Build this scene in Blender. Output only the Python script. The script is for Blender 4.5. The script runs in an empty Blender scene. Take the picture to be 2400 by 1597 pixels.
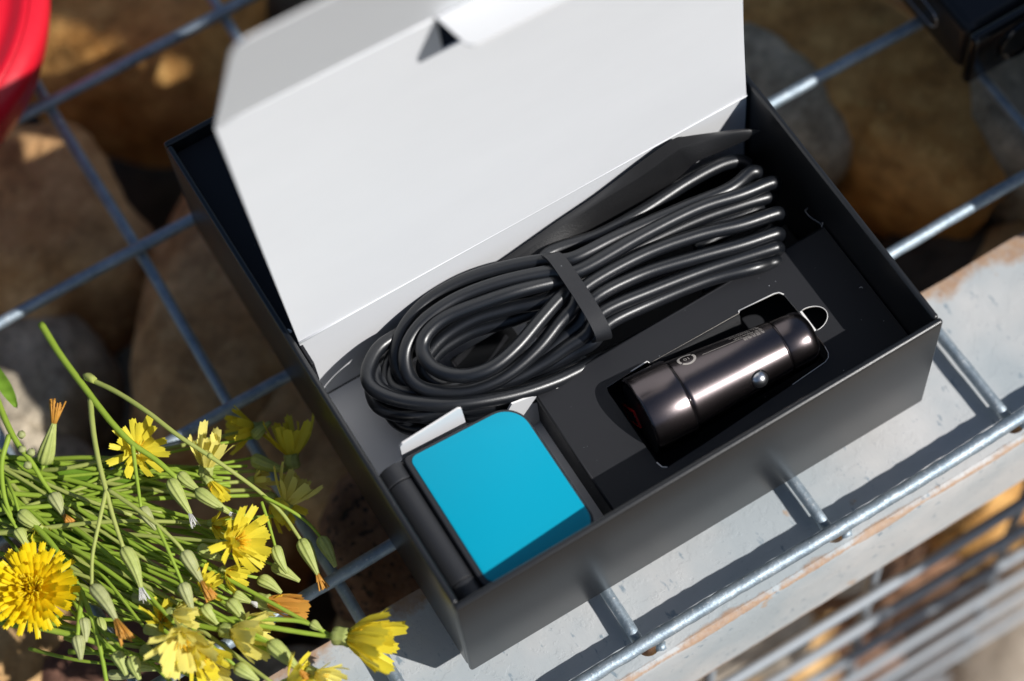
import bpy, bmesh, math, random
from mathutils import Vector, Matrix, noise
random.seed(7)
scene = bpy.context.scene
col = scene.collection

# ------------------------------------------------------------------ camera
CP = (-62.0196, -209.491, 685.916)          # millimetres
RR = ((0.85474533, -0.5154784, -0.06076539),
      (-0.48771923, -0.75757553, -0.43383093),
      (0.1775961, 0.40045141, -0.89894288))
FPX = 5082.57
cam_d = bpy.data.cameras.new('camera')
cam = bpy.data.objects.new('camera', cam_d); col.objects.link(cam)
cam_d.sensor_width = 36.0; cam_d.lens = FPX * 36 / 2400
cam_d.clip_start = 0.01; cam_d.clip_end = 500
M = Matrix(((RR[0][0], -RR[1][0], -RR[2][0], CP[0] / 1000),
            (RR[0][1], -RR[1][1], -RR[2][1], CP[1] / 1000),
            (RR[0][2], -RR[1][2], -RR[2][2], CP[2] / 1000),
            (0, 0, 0, 1)))
cam.matrix_world = M
cam_d.dof.use_dof = True; cam_d.dof.focus_distance = 0.712; cam_d.dof.aperture_fstop = 4.4
scene.camera = cam

# ------------------------------------------------------------------ light
SUN = Vector((0.463, -0.57, 0.671)).normalized()
w = bpy.data.worlds.new('World'); scene.world = w; w.use_nodes = True
nt = w.node_tree; bg = nt.nodes['Background']
sky = nt.nodes.new('ShaderNodeTexSky'); sky.sky_type = 'NISHITA'; sky.sun_disc = False
sky.sun_elevation = math.asin(SUN.z); sky.sun_rotation = math.atan2(SUN.x, SUN.y)
nt.links.new(sky.outputs[0], bg.inputs[0]); bg.inputs[1].default_value = 0.068
sd = bpy.data.lights.new('sun', 'SUN'); sd.energy = 4.8; sd.angle = math.radians(0.5); sd.color = (1, 0.975, 0.94)
so = bpy.data.objects.new('sun', sd); col.objects.link(so)
so.rotation_euler = SUN.to_track_quat('Z', 'Y').to_euler(); so.location = (0.5, -0.6, 1.2)
vs = scene.view_settings; vs.view_transform = 'Standard'; vs.look = 'None'; vs.gamma = 1; vs.exposure = 0.0
vs.use_curve_mapping = False

# ------------------------------------------------------------------ helpers
S = 0.001
def ray(u, v):
    a = ((u - 1200) / FPX, (v - 798.5) / FPX, 1.0)
    return [sum(RR[k][i] * a[k] for k in range(3)) for i in range(3)]
def at(u, v, z):                     # the place on the level z (mm) measured at that spot of the photograph
    q = ray(u, v); t = (z - CP[2]) / q[2]
    return Vector((CP[0] + t * q[0], CP[1] + t * q[1], z))
def aty(u, v, y):
    q = ray(u, v); t = (y - CP[1]) / q[1]
    return Vector((CP[0] + t * q[0], y, CP[2] + t * q[2]))

def tag(o, label, cat, group=None, kind=None):
    if label: o['label'] = label
    if cat: o['category'] = cat
    if group: o['group'] = group
    if kind: o['kind'] = kind
    return o
def empty(name, label, cat, loc=(0, 0, 0), group=None):
    o = bpy.data.objects.new(name, None); col.objects.link(o)
    o.location = Vector(loc) * S; o.empty_display_size = 0.01
    return tag(o, label, cat, group)
def link(name, me, parent=None):
    o = bpy.data.objects.new(name, me); col.objects.link(o)
    if parent is not None:
        o.parent = parent
        o.matrix_parent_inverse = Matrix.Translation(-parent_loc(parent))
    return o
def parent_loc(p):
    v = p.location.copy()
    while p.parent is not None:
        p = p.parent
        if p.type == 'EMPTY': v = p.location.copy()
    return v if True else v
def setmats(me, mats):
    for m in (mats if isinstance(mats, (list, tuple)) else [mats]): me.materials.append(m)
def from_bm(name, bm, mats, parent=None, smooth=False, angle=None):
    bmesh.ops.scale(bm, vec=(S, S, S), verts=bm.verts)
    me = bpy.data.meshes.new(name); bm.to_mesh(me); bm.free(); setmats(me, mats)
    if smooth: me.shade_smooth()
    if angle is not None: me.shade_smooth(); me.set_sharp_from_angle(angle=math.radians(angle))
    return link2(name, me, parent)
def link2(name, me, parent=None):
    """mesh data is in world millimetre layout; keep it in place under its parent"""
    o = bpy.data.objects.new(name, me); col.objects.link(o)
    if parent is not None:
        o.parent = parent
        base = parent
        while base.parent is not None: base = base.parent
        # only the root Empty carries a translation
        if parent is base: o.location = -base.location
    return o
def box_bm(x0, x1, y0, y1, z0, z1, bev=0.0, seg=2):
    bm = bmesh.new(); bmesh.ops.create_cube(bm, size=1)
    for v in bm.verts: v.co = Vector(((x0 + x1) / 2 + v.co.x * (x1 - x0), (y0 + y1) / 2 + v.co.y * (y1 - y0), (z0 + z1) / 2 + v.co.z * (z1 - z0)))
    if bev: bmesh.ops.bevel(bm, geom=bm.edges[:], offset=bev, segments=seg, affect='EDGES', profile=0.5)
    return bm
def crom(pts, n=8):
    P = [Vector(p) for p in pts]
    if len(P) < 3:
        return [P[0].lerp(P[-1], i / n) for i in range(n + 1)]
    out = []
    Q = [P[0] * 2 - P[1]] + P + [P[-1] * 2 - P[-2]]
    for i in range(1, len(Q) - 2):
        a, b, c, d = Q[i - 1:i + 3]
        for k in range(n):
            t = k / n
            out.append(0.5 * ((2 * b) + (c - a) * t + (2 * a - 5 * b + 4 * c - d) * t * t + (3 * b - a - 3 * c + d) * t ** 3))
    out.append(P[-1]); return out
def tube_into(bm, pts, rad, sides=8, caps=True, wob=0.0, mi=0):
    n = len(pts); rings = []
    T = [(pts[min(i + 1, n - 1)] - pts[max(i - 1, 0)]).normalized() for i in range(n)]
    up = Vector((0, 0, 1)) if abs(T[0].z) < 0.9 else Vector((1, 0, 0))
    N = (up - T[0] * up.dot(T[0])).normalized()
    for i in range(n):
        N = (N - T[i] * N.dot(T[i]))
        N = N.normalized() if N.length > 1e-6 else T[i].orthogonal().normalized()
        B = T[i].cross(N)
        r = rad(i / (n - 1)) if callable(rad) else rad
        ring = []
        for k in range(sides):
            a = 2 * math.pi * k / sides
            rr = r
            if wob: rr *= 1 + wob * noise.noise((pts[i] + (N * math.cos(a) + B * math.sin(a)) * r) * 0.45)
            ring.append(bm.verts.new(pts[i] + (N * math.cos(a) + B * math.sin(a)) * rr))
        rings.append(ring)
    for i in range(n - 1):
        for k in range(sides):
            f = bm.faces.new((rings[i][k], rings[i][(k + 1) % sides], rings[i + 1][(k + 1) % sides], rings[i + 1][k])); f.smooth = True; f.material_index = mi
    if caps:
        for ring, s in ((rings[0], -1), (rings[-1], 1)):
            f = bm.faces.new(ring if s > 0 else ring[::-1]); f.material_index = mi
def tube(name, pts, rad, mat, parent, sides=8, wob=0.0, smoothn=None):
    bm = bmesh.new()
    if smoothn: pts = crom(pts, smoothn)
    tube_into(bm, [Vector(p) for p in pts], rad, sides, True, wob)
    return from_bm(name, bm, mat, parent)
def sheet(name, outer, holes, org, ex, ey, th, mats, parent, bendf=None):
    """flat card with cut-outs: mats = (front, back, cut edge)"""
    org, ex, ey = Vector(org), Vector(ex).normalized(), Vector(ey).normalized(); nn = ex.cross(ey).normalized()
    bm = bmesh.new(); loops = []
    edges = []
    for lp in [outer] + holes:
        vs_ = [bm.verts.new(org + ex * x + ey * y) for x, y in lp]; loops.append(vs_)
        edges += [bm.edges.new((vs_[i], vs_[(i + 1) % len(vs_)])) for i in range(len(vs_))]
    res = bmesh.ops.triangle_fill(bm, use_beauty=True, use_dissolve=False, edges=edges)
    fs = [g for g in res['geom'] if isinstance(g, bmesh.types.BMFace)]
    mp = {v: bm.verts.new(v.co - nn * th) for lp in loops for v in lp}
    for f in fs:
        if f.normal.dot(nn) < 0: f.normal_flip()
        f.material_index = 0
        g = bm.faces.new([mp[v] for v in reversed(f.verts)]); g.material_index = 1
    for lp in loops:
        for i in range(len(lp)):
            a, b = lp[i], lp[(i + 1) % len(lp)]
            f = bm.faces.new((a, mp[a], mp[b], b)); f.material_index = 2
    if bendf:
        bmesh.ops.subdivide_edges(bm, edges=bm.edges[:], cuts=3, use_grid_fill=True)
        for v in bm.verts: v.co = bendf(v.co)
    bm.normal_update()
    return from_bm(name, bm, list(mats), parent)
def rrect(w_, h_, rads, n=8):
    """rounded rectangle, radii in order BL, BR, TR, TL"""
    cs = [(rads[0], rads[0], 180), (w_ - rads[1], rads[1], 270), (w_ - rads[2], h_ - rads[2], 0), (rads[3], h_ - rads[3], 90)]
    out = []
    for (cx, cy, a0), r in zip(cs, rads):
        for k in range(n + 1):
            a = math.radians(a0 + 90 * k / n); out.append((cx + r * math.cos(a), cy + r * math.sin(a)))
    return out
def lathe_bm(prof, A, d, sides=64, flat=None):
    """prof: (axial, radius); axis from A along d"""
    A, d = Vector(A), Vector(d).normalized(); u = Vector((0, 1, 0)) if abs(d.y) < 0.9 else Vector((1, 0, 0)); u = (u - d * u.dot(d)).normalized(); v = d.cross(u)
    bm = bmesh.new(); rings = []
    for ax, r in prof:
        if r < 1e-4: rings.append([bm.verts.new(A + d * ax)]); continue
        rings.append([bm.verts.new(A + d * ax + (u * math.cos(2 * math.pi * k / sides) + v * math.sin(2 * math.pi * k / sides)) * r) for k in range(sides)])
    for a, b in zip(rings, rings[1:]):
        for k in range(sides):
            k2 = (k + 1) % sides
            if len(a) == 1 and len(b) == 1: continue
            if len(a) == 1: bm.faces.new((a[0], b[k2], b[k]))
            elif len(b) == 1: bm.faces.new((a[k], a[k2], b[0]))
            else: bm.faces.new((a[k], a[k2], b[k2], b[k]))
    bmesh.ops.recalc_face_normals(bm, faces=bm.faces[:])
    return bm

# ------------------------------------------------------------------ materials
class NT:
    def __init__(s, name):
        s.m = bpy.data.materials.new(name); s.m.use_nodes = True; s.t = s.m.node_tree
        s.p = s.t.nodes['Principled BSDF']; s.out = s.t.nodes['Material Output']
        s.tc = s.t.nodes.new('ShaderNodeTexCoord')
    def n(s, typ, **kw):
        nd = s.t.nodes.new('ShaderNode' + typ)
        for k, v in kw.items():
            if k in nd.inputs.keys(): nd.inputs[k].default_value = v
            else: setattr(nd, k, v)
        return nd
    def l(s, a, b): s.t.links.new(a, b); return s
    def coord(s, scale=(1, 1, 1)):
        mp = s.n('Mapping'); mp.inputs['Scale'].default_value = scale
        s.l(s.tc.outputs['Object'], mp.inputs['Vector']); return mp.outputs['Vector']
    def noise(s, scale, detail=4, rough=0.55, stretch=(1, 1, 1)):
        nd = s.n('TexNoise'); nd.inputs['Scale'].default_value = scale; nd.inputs['Detail'].default_value = detail; nd.inputs['Roughness'].default_value = rough
        s.l(s.coord(stretch), nd.inputs['Vector']); return nd.outputs['Fac']
    def voro(s, scale, feature='F1', rnd=1.0):
        nd = s.n('TexVoronoi'); nd.feature = feature; nd.inputs['Scale'].default_value = scale; nd.inputs['Randomness'].default_value = rnd
        s.l(s.coord(), nd.inputs['Vector']); return nd.outputs['Distance']
    def ramp(s, fac, stops):
        nd = s.n('ValToRGB'); e = nd.color_ramp.elements
        while len(e) < len(stops): e.new(0.5)
        for el, (pos, c) in zip(e, stops):
            el.position = pos; el.color = (c, c, c, 1) if isinstance(c, (int, float)) else (*c, 1)
        s.l(fac, nd.inputs['Fac']); return nd.outputs['Color']
    def mix(s, fac, a, b, blend='MIX'):
        nd = s.n('Mix', data_type='RGBA'); nd.blend_type = blend
        for sock, val in ((nd.inputs[0], fac), (nd.inputs[6], a), (nd.inputs[7], b)):
            if isinstance(val, bpy.types.NodeSocket): s.l(val, sock)
            elif isinstance(val, (int, float)) and sock.type == 'RGBA': sock.default_value = (val, val, val, 1)
            elif isinstance(val, (int, float)): sock.default_value = val
            else: sock.default_value = (*val, 1)
        return nd.outputs[2]
    def math(s, op, a, b=0.0, clamp=False):
        nd = s.n('Math'); nd.operation = op; nd.use_clamp = clamp
        for i, val in enumerate((a, b)):
            if isinstance(val, bpy.types.NodeSocket): s.l(val, nd.inputs[i])
            else: nd.inputs[i].default_value = val
        return nd.outputs[0]
    def base(s, c):
        if isinstance(c, bpy.types.NodeSocket): s.l(c, s.p.inputs['Base Color'])
        else: s.p.inputs['Base Color'].default_value = (*c, 1)
    def set(s, **kw):
        for k, v in kw.items():
            k = k.replace('_', ' ')
            if isinstance(v, bpy.types.NodeSocket): s.l(v, s.p.inputs[k])
            else: s.p.inputs[k].default_value = v
    def bump(s, h, dist, strength=1.0):
        b = s.n('Bump'); b.inputs['Strength'].default_value = strength; b.inputs['Distance'].default_value = dist
        s.l(h, b.inputs['Height']); s.l(b.outputs['Normal'], s.p.inputs['Normal'])

def plain(name, c, rough=0.5, metal=0.0, spec=0.5, grain=None, dust=0.0):
    k = NT(name); k.set(Roughness=rough, Metallic=metal); k.p.inputs['Specular IOR Level'].default_value = spec
    b = c
    if dust:
        d = k.ramp(k.voro(420), [(0.0, 1.0), (dust, 1.0), (dust + 0.01, 0.0)])
        n2 = k.ramp(k.noise(90, 2), [(0.55, 0.0), (0.7, 1.0)])
        b = k.mix(k.mix(1.0, d, n2, 'MULTIPLY'), c, (0.5, 0.52, 0.55))
    k.base(b)
    if grain: k.bump(k.noise(grain[0], 2), grain[1], grain[2] if len(grain) > 2 else 0.6)
    return k.m
MAT = {}
MAT['box'] = plain('black soft-touch board', (0.011, 0.0114, 0.0125), 0.33, spec=0.7, grain=(900, 0.00004, 0.35), dust=0.03)
MAT['card'] = plain('black matte card', (0.012, 0.0125, 0.0155), 0.6, spec=0.4, grain=(5200, 0.00006, 0.5), dust=0.06)
MAT['raw'] = plain('raw card edge', (0.62, 0.58, 0.52), 0.9)
MAT['rawwhite'] = plain('white card edge', (0.74, 0.73, 0.72), 0.85)
def white_card():
    k = NT('white coated card'); n1 = k.noise(60, 3); n2 = k.noise(22, 3, stretch=(1, 1, 3))
    k.base(k.mix(n2, (0.645, 0.655, 0.672), (0.69, 0.70, 0.717))); k.set(Roughness=0.55); k.bump(n1, 0.0003, 0.25); return k.m
MAT['white'] = white_card()
MAT['litcard'] = plain('white liner', (0.83, 0.835, 0.85), 0.7)  # same card as the lid, coloured lighter in place of bounced light
def rubber(name, c, rough, bumpd=0.00005, sc=3500, spec=0.7):
    k = NT(name); g = k.noise(sc, 2); k.base(k.mix(k.noise(150, 3), c, tuple(x * 1.5 for x in c))); k.p.inputs['Specular IOR Level'].default_value = spec
    k.set(Roughness=k.math('ADD', rough - 0.06, k.math('MULTIPLY', g, 0.12))); k.bump(g, bumpd, 0.5); return k.m
MAT['cable'] = rubber('black cable sheath', (0.005, 0.006, 0.008), 0.35)
MAT['toolface'] = rubber('grainy black plastic', (0.007, 0.007, 0.0076), 0.46, 0.00016, 2200, 0.45)
MAT['tool'] = rubber('black moulded plastic', (0.014, 0.014, 0.015), 0.5, 0.00004, 3000, 0.35)
MAT['strap'] = plain('black hook strap', (0.016, 0.0165, 0.019), 0.5, grain=(2600, 0.00012, 0.5), dust=0.10)
MAT['gun'] = (lambda k: (k.base((0.15, 0.128, 0.131)), k.set(Metallic=1.0, Roughness=k.math('ADD', 0.20, k.math('MULTIPLY', k.noise(3800, 2), 0.1))), k.bump(k.noise(4200, 2), 0.00002, 0.35), k.m)[-1])(NT('gunmetal shell'))
MAT['steel'] = plain('polished steel', (0.72, 0.73, 0.75), 0.30, 1.0)
MAT['blackgloss'] = plain('glossy black plastic', (0.008, 0.008, 0.009), 0.08, spec=0.6)
MAT['blackplastic'] = plain('black satin plastic', (0.014, 0.014, 0.016), 0.3)
MAT['body'] = plain('dark grey satin plastic', (0.020, 0.021, 0.024), 0.42, grain=(3800, 0.00004, 0.4))
MAT['film'] = plain('blue protective film', (0.0, 0.295, 0.435), 0.36, spec=0.25, grain=(120, 0.0001, 0.15))
MAT['redport'] = plain('red port lining', (0.45, 0.012, 0.012), 0.4)
MAT['print'] = plain('grey print', (0.46, 0.42, 0.38), 0.6)
MAT['red'] = (lambda k: (k.base(k.mix(k.noise(40, 4), (0.62, 0.006, 0.02), (0.70, 0.012, 0.03))), k.set(Roughness=k.math('ADD', 0.26, k.math('MULTIPLY', k.noise(300, 3), 0.16))), k.bump(k.noise(700, 3), 0.00005, 0.5), k.m)[-1])(NT('red plastic'))
MAT['lint'] = plain('grey lint', (0.55, 0.56, 0.58), 0.9)

def galv():
    k = NT('galvanised wire'); n1 = k.noise(140, 5, 0.65); n2 = k.noise(900, 4, 0.6); v = k.voro(260)
    c = k.mix(k.ramp(n1, [(0.35, 0.0), (0.7, 1.0)]), (0.27, 0.34, 0.40), (0.46, 0.53, 0.58))
    c = k.mix(k.ramp(n2, [(0.60, 0.0), (0.72, 1.0)]), c, (0.72, 0.73, 0.73))
    c = k.mix(k.ramp(k.noise(70, 5, 0.7), [(0.66, 0.0), (0.76, 0.5)]), c, (0.20, 0.12, 0.07))
    k.base(c); k.set(Metallic=0.72, Roughness=k.math('ADD', 0.44, k.math('MULTIPLY', n2, 0.25)))
    k.bump(k.math('ADD', n2, k.math('MULTIPLY', n1, 1.5)), 0.0003, 0.55); return k.m
MAT['galv'] = galv()
MAT['galvdull'] = plain('dull galvanised wire', (0.34, 0.37, 0.40), 0.6, 0.2, grain=(500, 0.0002, 0.5))
def paint(name, yedges):
    k = NT(name); sep = k.n('SeparateXYZ'); k.l(k.tc.outputs['Object'], sep.inputs[0])
    n1 = k.noise(28, 6, 0.62); n2 = k.noise(260, 5, 0.65, (1, 0.35, 1)); n3 = k.noise(75, 6, 0.7)
    blue = k.ramp(k.noise(13, 4), [(0.40, 0.0), (0.58, 1.0)])
    c = k.mix(k.ramp(n1, [(0.3, 0.0), (0.75, 1.0)]), (0.52, 0.515, 0.505), (0.62, 0.615, 0.605))
    c = k.mix(k.math('MULTIPLY', blue, 0.65), c, (0.32, 0.385, 0.42))
    c = k.mix(k.ramp(n2, [(0.62, 0.0), (0.67, 0.85)]), c, (0.20, 0.26, 0.31))
    c = k.mix(k.ramp(k.noise(620, 4, 0.7), [(0.66, 0.0), (0.70, 0.7)]), c, (0.16, 0.20, 0.24))
    c = k.mix(k.ramp(n3, [(0.72, 0.0), (0.76, 0.8)]), c, (0.52, 0.44, 0.34))
    edge = None
    for axis, val, wd in yedges:
        d = k.math('ABSOLUTE', k.math('SUBTRACT', sep.outputs[axis], val * S))
        e = k.math('SUBTRACT', 1.0, k.math('DIVIDE', d, wd * S), True)
        edge = e if edge is None else k.math('MAXIMUM', edge, e)
    rn = k.noise(55, 6, 0.7)
    rm = k.ramp(k.math('ADD', k.math('MULTIPLY', edge, 0.55), rn), [(0.82, 0.0), (0.98, 1.0)])
    rust = k.mix(k.noise(420, 5, 0.7), (0.26, 0.10, 0.035), (0.52, 0.31, 0.14))
    c = k.mix(k.math('MULTIPLY', rm, k.math('ADD', 0.35, k.math('MULTIPLY', k.noise(300, 4, 0.7), 0.75))), c, rust)
    spot = k.ramp(k.noise(47, 5, 0.62), [(0.70, 0.0), (0.76, 0.7)])
    c = k.mix(spot, c, (0.50, 0.27, 0.10))
    k.base(c); k.set(Roughness=0.62)
    peel = k.ramp(n3, [(0.50, 0.0), (0.53, 1.0)])
    k.bump(k.math('ADD', k.math('MULTIPLY', n2, 0.6), k.math('ADD', k.math('MULTIPLY', peel, 0.25), k.math('MULTIPLY', rm, 0.5))), 0.0004, 0.5); return k.m
MAT['plate'] = paint('weathered grey paint', [('Y', -26, 3.5), ('Y', 38.5, 16)])
MAT['plate2'] = paint('weathered grey paint on the face', [('Z', -58.6, 3.4), ('Z', -13.4, 2.6)])
def stone(name, a, b, spec=0.0, sc=22):
    k = NT(name); n1 = k.noise(sc, 6, 0.62); n2 = k.noise(sc * 7, 5, 0.6); n3 = k.noise(sc * 0.45, 3)
    c = k.mix(k.ramp(n1, [(0.36, 0.0), (0.62, 1.0)]), a, b)
    c = k.mix(k.ramp(n3, [(0.48, 0.0), (0.64, 0.5)]), c, tuple(x * 0.65 for x in a))
    n4 = k.noise(sc * 2.9, 5, 0.65)
    c = k.mix(k.ramp(n4, [(0.38, 0.6), (0.50, 0.0)]), c, tuple(x * 0.5 for x in a))
    c = k.mix(k.ramp(n4, [(0.54, 0.0), (0.66, 0.6)]), c, tuple(min(1, x * 1.35) for x in b))
    c = k.mix(k.ramp(n2, [(0.58, 0.0), (0.75, 0.55)]), c, tuple(min(1, x * 1.5) for x in b))
    if spec:
        c = k.mix(k.ramp(k.noise(sc * 11, 3, 0.6), [(0.56, 0.0), (0.60, spec)]), c, (0.02, 0.018, 0.016))
    k.base(c); k.set(Roughness=0.78); k.bump(k.math('ADD', k.math('ADD', n2, n1), k.math('MULTIPLY', k.noise(sc * 24, 4, 0.7), 0.35)), 0.0016, 0.9); return k.m
ST = {'brown': stone('brown stone', (0.56, 0.28, 0.10), (0.78, 0.47, 0.22)),
      'ochre': stone('ochre stone', (0.60, 0.28, 0.065), (0.80, 0.45, 0.15), 0, 26),
      'tan': stone('tan stone', (0.52, 0.30, 0.115), (0.66, 0.43, 0.20)),
      'grey': stone('grey stone', (0.38, 0.315, 0.22), (0.60, 0.51, 0.38), 0.3, 30),
      'granite': stone('speckled granite', (0.22, 0.105, 0.055), (0.34, 0.19, 0.11), 0.9, 30),
      'dark': stone('dark stone', (0.06, 0.045, 0.03), (0.11, 0.085, 0.06)),  # dark tone stands in for shade in the gaps between stones
      'red': stone('red brown stone', (0.14, 0.062, 0.04), (0.22, 0.11, 0.07)),
      'pale': stone('pale stone', (0.44, 0.37, 0.29), (0.58, 0.51, 0.42))}
MAT['soil'] = stone('dry soil', (0.10, 0.075, 0.05), (0.19, 0.145, 0.10), 0.2, 6)

def leafy(name, c1, c2, trans=0.3, sc=160, rough=0.5, stretch=(1, 1, 1)):
    k = NT(name); c = k.mix(k.noise(sc, 4, 0.6, stretch), c1, c2); k.base(c); k.set(Roughness=rough)
    k.p.inputs['Specular IOR Level'].default_value = 0.35
    tr = k.n('BsdfTranslucent'); k.l(c, tr.inputs[0]); mx = k.n('MixShader'); mx.inputs[0].default_value = trans
    k.l(k.p.outputs[0], mx.inputs[1]); k.l(tr.outputs[0], mx.inputs[2]); k.l(mx.outputs[0], k.out.inputs[0]); return k.m
MAT['petal'] = leafy('yellow petal', (0.82, 0.67, 0.02), (0.88, 0.78, 0.09), 0.32)
MAT['petalpale'] = leafy('pale yellow petal', (0.84, 0.74, 0.12), (0.90, 0.83, 0.30), 0.32)
MAT['petaldeep'] = leafy('deep yellow petal', (0.84, 0.60, 0.004), (0.88, 0.70, 0.012), 0.25)
MAT['stamen'] = leafy('golden stamen', (0.66, 0.36, 0.008), (0.80, 0.52, 0.02), 0.1)
MAT['wither'] = leafy('withered orange petal', (0.52, 0.19, 0.018), (0.78, 0.44, 0.09), 0.2, 500)
MAT['stem'] = leafy('green stem', (0.25, 0.40, 0.025), (0.44, 0.56, 0.08), 0.22, 90)
MAT['stempale'] = leafy('pale green stem', (0.34, 0.41, 0.08), (0.50, 0.52, 0.16), 0.15, 70)
MAT['bud'] = leafy('green bud', (0.30, 0.38, 0.07), (0.58, 0.61, 0.22), 0.14, 420)
MAT['budgrey'] = leafy('grey green bud', (0.30, 0.33, 0.11), (0.52, 0.53, 0.26), 0.12, 420)
MAT['leaf'] = leafy('green leaf', (0.14, 0.30, 0.015), (0.28, 0.46, 0.05), 0.35, 70)
MAT['pappus'] = leafy('white pappus', (0.75, 0.74, 0.72), (0.85, 0.84, 0.82), 0.3)

# ------------------------------------------------------------------ setting
bm = bmesh.new(); bmesh.ops.create_grid(bm, x_segments=24, y_segments=24, size=60000)
for v in bm.verts: v.co.z = -720
g = from_bm('ground', bm, MAT['soil']); g['kind'] = 'structure'

def stone_mesh(name, rx, ry, rz, seed, mat, sub=4, rough=0.16):
    bm = bmesh.new(); bmesh.ops.create_icosphere(bm, subdivisions=sub, radius=1)
    o = Vector((seed * 3.7, seed * 1.9, -seed * 2.3))
    for v in bm.verts:
        d = v.co.normalized()
        k = 1 + rough * 1.6 * noise.noise(d * 0.9 + o) + rough * 0.7 * noise.noise(d * 2.1 + o) + rough * 0.22 * noise.noise(d * 5 + o) + 0.018 * noise.noise(d * 13 + o)
        p = Vector((max(-0.82, min(0.82, d.x)), max(-0.82, min(0.82, d.y)), max(-0.80, min(0.80, d.z)))) * 1.12
        v.co = Vector((p.x * rx, p.y * ry, p.z * rz)) * k * S
    me = bpy.data.meshes.new(name); bm.to_mesh(me); bm.free(); me.materials.append(mat); me.shade_smooth()
    return me
def put_stone(label, c, r, rot, kind, seed, group='stones filling the wire basket', rough=0.16):
    o = bpy.data.objects.new('stone', stone_mesh('stone', *r, seed, ST[kind], 4, rough)); col.objects.link(o)
    o.location = Vector(c) * S; o.rotation_euler = [math.radians(a) for a in rot]
    return tag(o, label, 'stone', group)
G1 = 'stones filling the wire basket'
put_stone('rounded dark brown stone under the wires beside the red disc', (-46, 270, -76), (36, 44, 40), (0, 0, 8), 'brown', 1)
put_stone('small grey stone wedged between rounded brown stone and flower bunch', (-84, 216, -92), (34, 30, 34), (0, 0, 40), 'grey', 2)
put_stone('dull grey stone lying just behind the flower bunch', (-112, 182, -84), (36, 34, 32), (0, 0, 10), 'grey', 3)
put_stone('large flat brown stone reaching under the left wall of the box', (8, 198, -84), (40, 80, 44), (0, 0, -40), 'brown', 4, rough=0.12)
put_stone('mottled ochre stone with a sunny patch behind the open lid', (34, 336, -80), (54, 42, 44), (0, 0, -30), 'ochre', 5)
put_stone('brown stone in shade between the yellow flowers and the box', (12, 122, -92), (40, 46, 44), (0, 0, 15), 'brown', 6)
put_stone('speckled red granite stone beside the painted steel angle', (4, 72, -66), (26, 32, 30), (0, 0, -20), 'granite', 7)
put_stone('sunlit tan stone below the round full yellow flower', (-150, 118, -92), (46, 38, 40), (0, 0, 30), 'tan', 8)
put_stone('red brown stone below the hanging flower buds', (-104, 88, -96), (40, 36, 36), (0, 0, 0), 'red', 9)
put_stone('tall ochre brown stone under the wires in front of the small black camera', (262, 146, -84), (33, 74, 48), (0, 0, 14), 'ochre', 10, rough=0.12)
put_stone('grey green stone beside the right wall of the box', (224, 158, -66), (24, 42, 34), (0, 0, 20), 'grey', 11)
put_stone('smooth dark grey stone below the corner of the small black camera', (306, 90, -68), (33, 40, 38), (0, 0, 5), 'grey', 12, rough=0.12)
put_stone('stone coloured dark as the shaded gap beside the rusty corner of the steel angle', (236, 52, -112), (40, 42, 40), (0, 0, 35), 'dark', 13)
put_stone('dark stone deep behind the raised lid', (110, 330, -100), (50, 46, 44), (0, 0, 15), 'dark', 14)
put_stone('dark brown stone under the red disc', (-128, 306, -100), (40, 46, 40), (0, 0, 0), 'brown', 15)
put_stone('brown stone deep below the small black camera', (316, 190, -96), (44, 50, 44), (0, 0, 30), 'brown', 16)
put_stone('brown stone hidden below the middle of the box', (110, 120, -98), (58, 60, 44), (0, 0, 30), 'brown', 17)
put_stone('brown stone in shade under the flower stems', (-52, 132, -104), (38, 40, 36), (0, 0, 30), 'brown', 18)
# stones behind the front wires
random.seed(21)
kk = 30
lab0 = {'tan': 'sunlit tan', 'ochre': 'ochre brown', 'granite': 'dark speckled reddish', 'pale': 'pale cream'}
for iz, z in enumerate((-102, -172, -240, -310, -382, -455)):
    for ix in range(8):
        x = -70 + ix * 66 + (33 if iz % 2 else 0) + random.uniform(-7, 7)
        kk += 1; kd = random.choice(['tan', 'ochre', 'tan', 'granite', 'tan', 'pale'] if ix % 3 == 0 else ['tan', 'ochre', 'tan', 'granite'])
        put_stone(lab0[kd] + ' stone packed behind the front wires below the steel angle', (x, 38 + random.uniform(-3, 8), z + random.uniform(-6, 6)),
                  (36 + random.uniform(-3, 4), 40, 37 + random.uniform(-3, 3)), (random.uniform(-25, 25), random.uniform(-25, 25), random.uniform(0, 90)),
                  kd, kk, 'stones behind the front wires')
# deep fill that nobody could count
random.seed(4)
bm = bmesh.new()
for i in range(150):
    c = Vector((random.uniform(-240, 420), random.uniform(75, 470), random.uniform(-340, -195)))
    t = bmesh.new(); bmesh.ops.create_icosphere(t, subdivisions=3, radius=1)
    r = random.uniform(34, 52); sx, sy, sz = (random.uniform(0.8, 1.25) for _ in range(3)); o = Vector((i * 1.7, i * 0.9, i * 2.3))
    mp = {}
    for v in t.verts:
        k = 1 + 0.2 * noise.noise(v.co * 0.9 + o) + 0.08 * noise.noise(v.co * 2.4 + o)
        mp[v] = bm.verts.new(c + Vector((v.co.x * r * sx, v.co.y * r * sy, v.co.z * r * sz)) * k)
    for f in t.faces: bm.faces.new([mp[v] for v in f.verts]).smooth = True
    t.free()
o = from_bm('rubble', bm, ST['dark']); tag(o, 'rubble deep inside the wire basket, coloured dark for the shaded gaps', 'rubble', kind='stuff')
b = bpy.data.objects.new('boulder', stone_mesh('boulder', 170, 140, 120, 77, ST['pale'], 4, 0.06)); col.objects.link(b)
pb = at(2790, 1700, -430); b.location = pb * S
tag(b, 'large pale rounded boulder standing in front of the wire basket', 'boulder')

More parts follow.
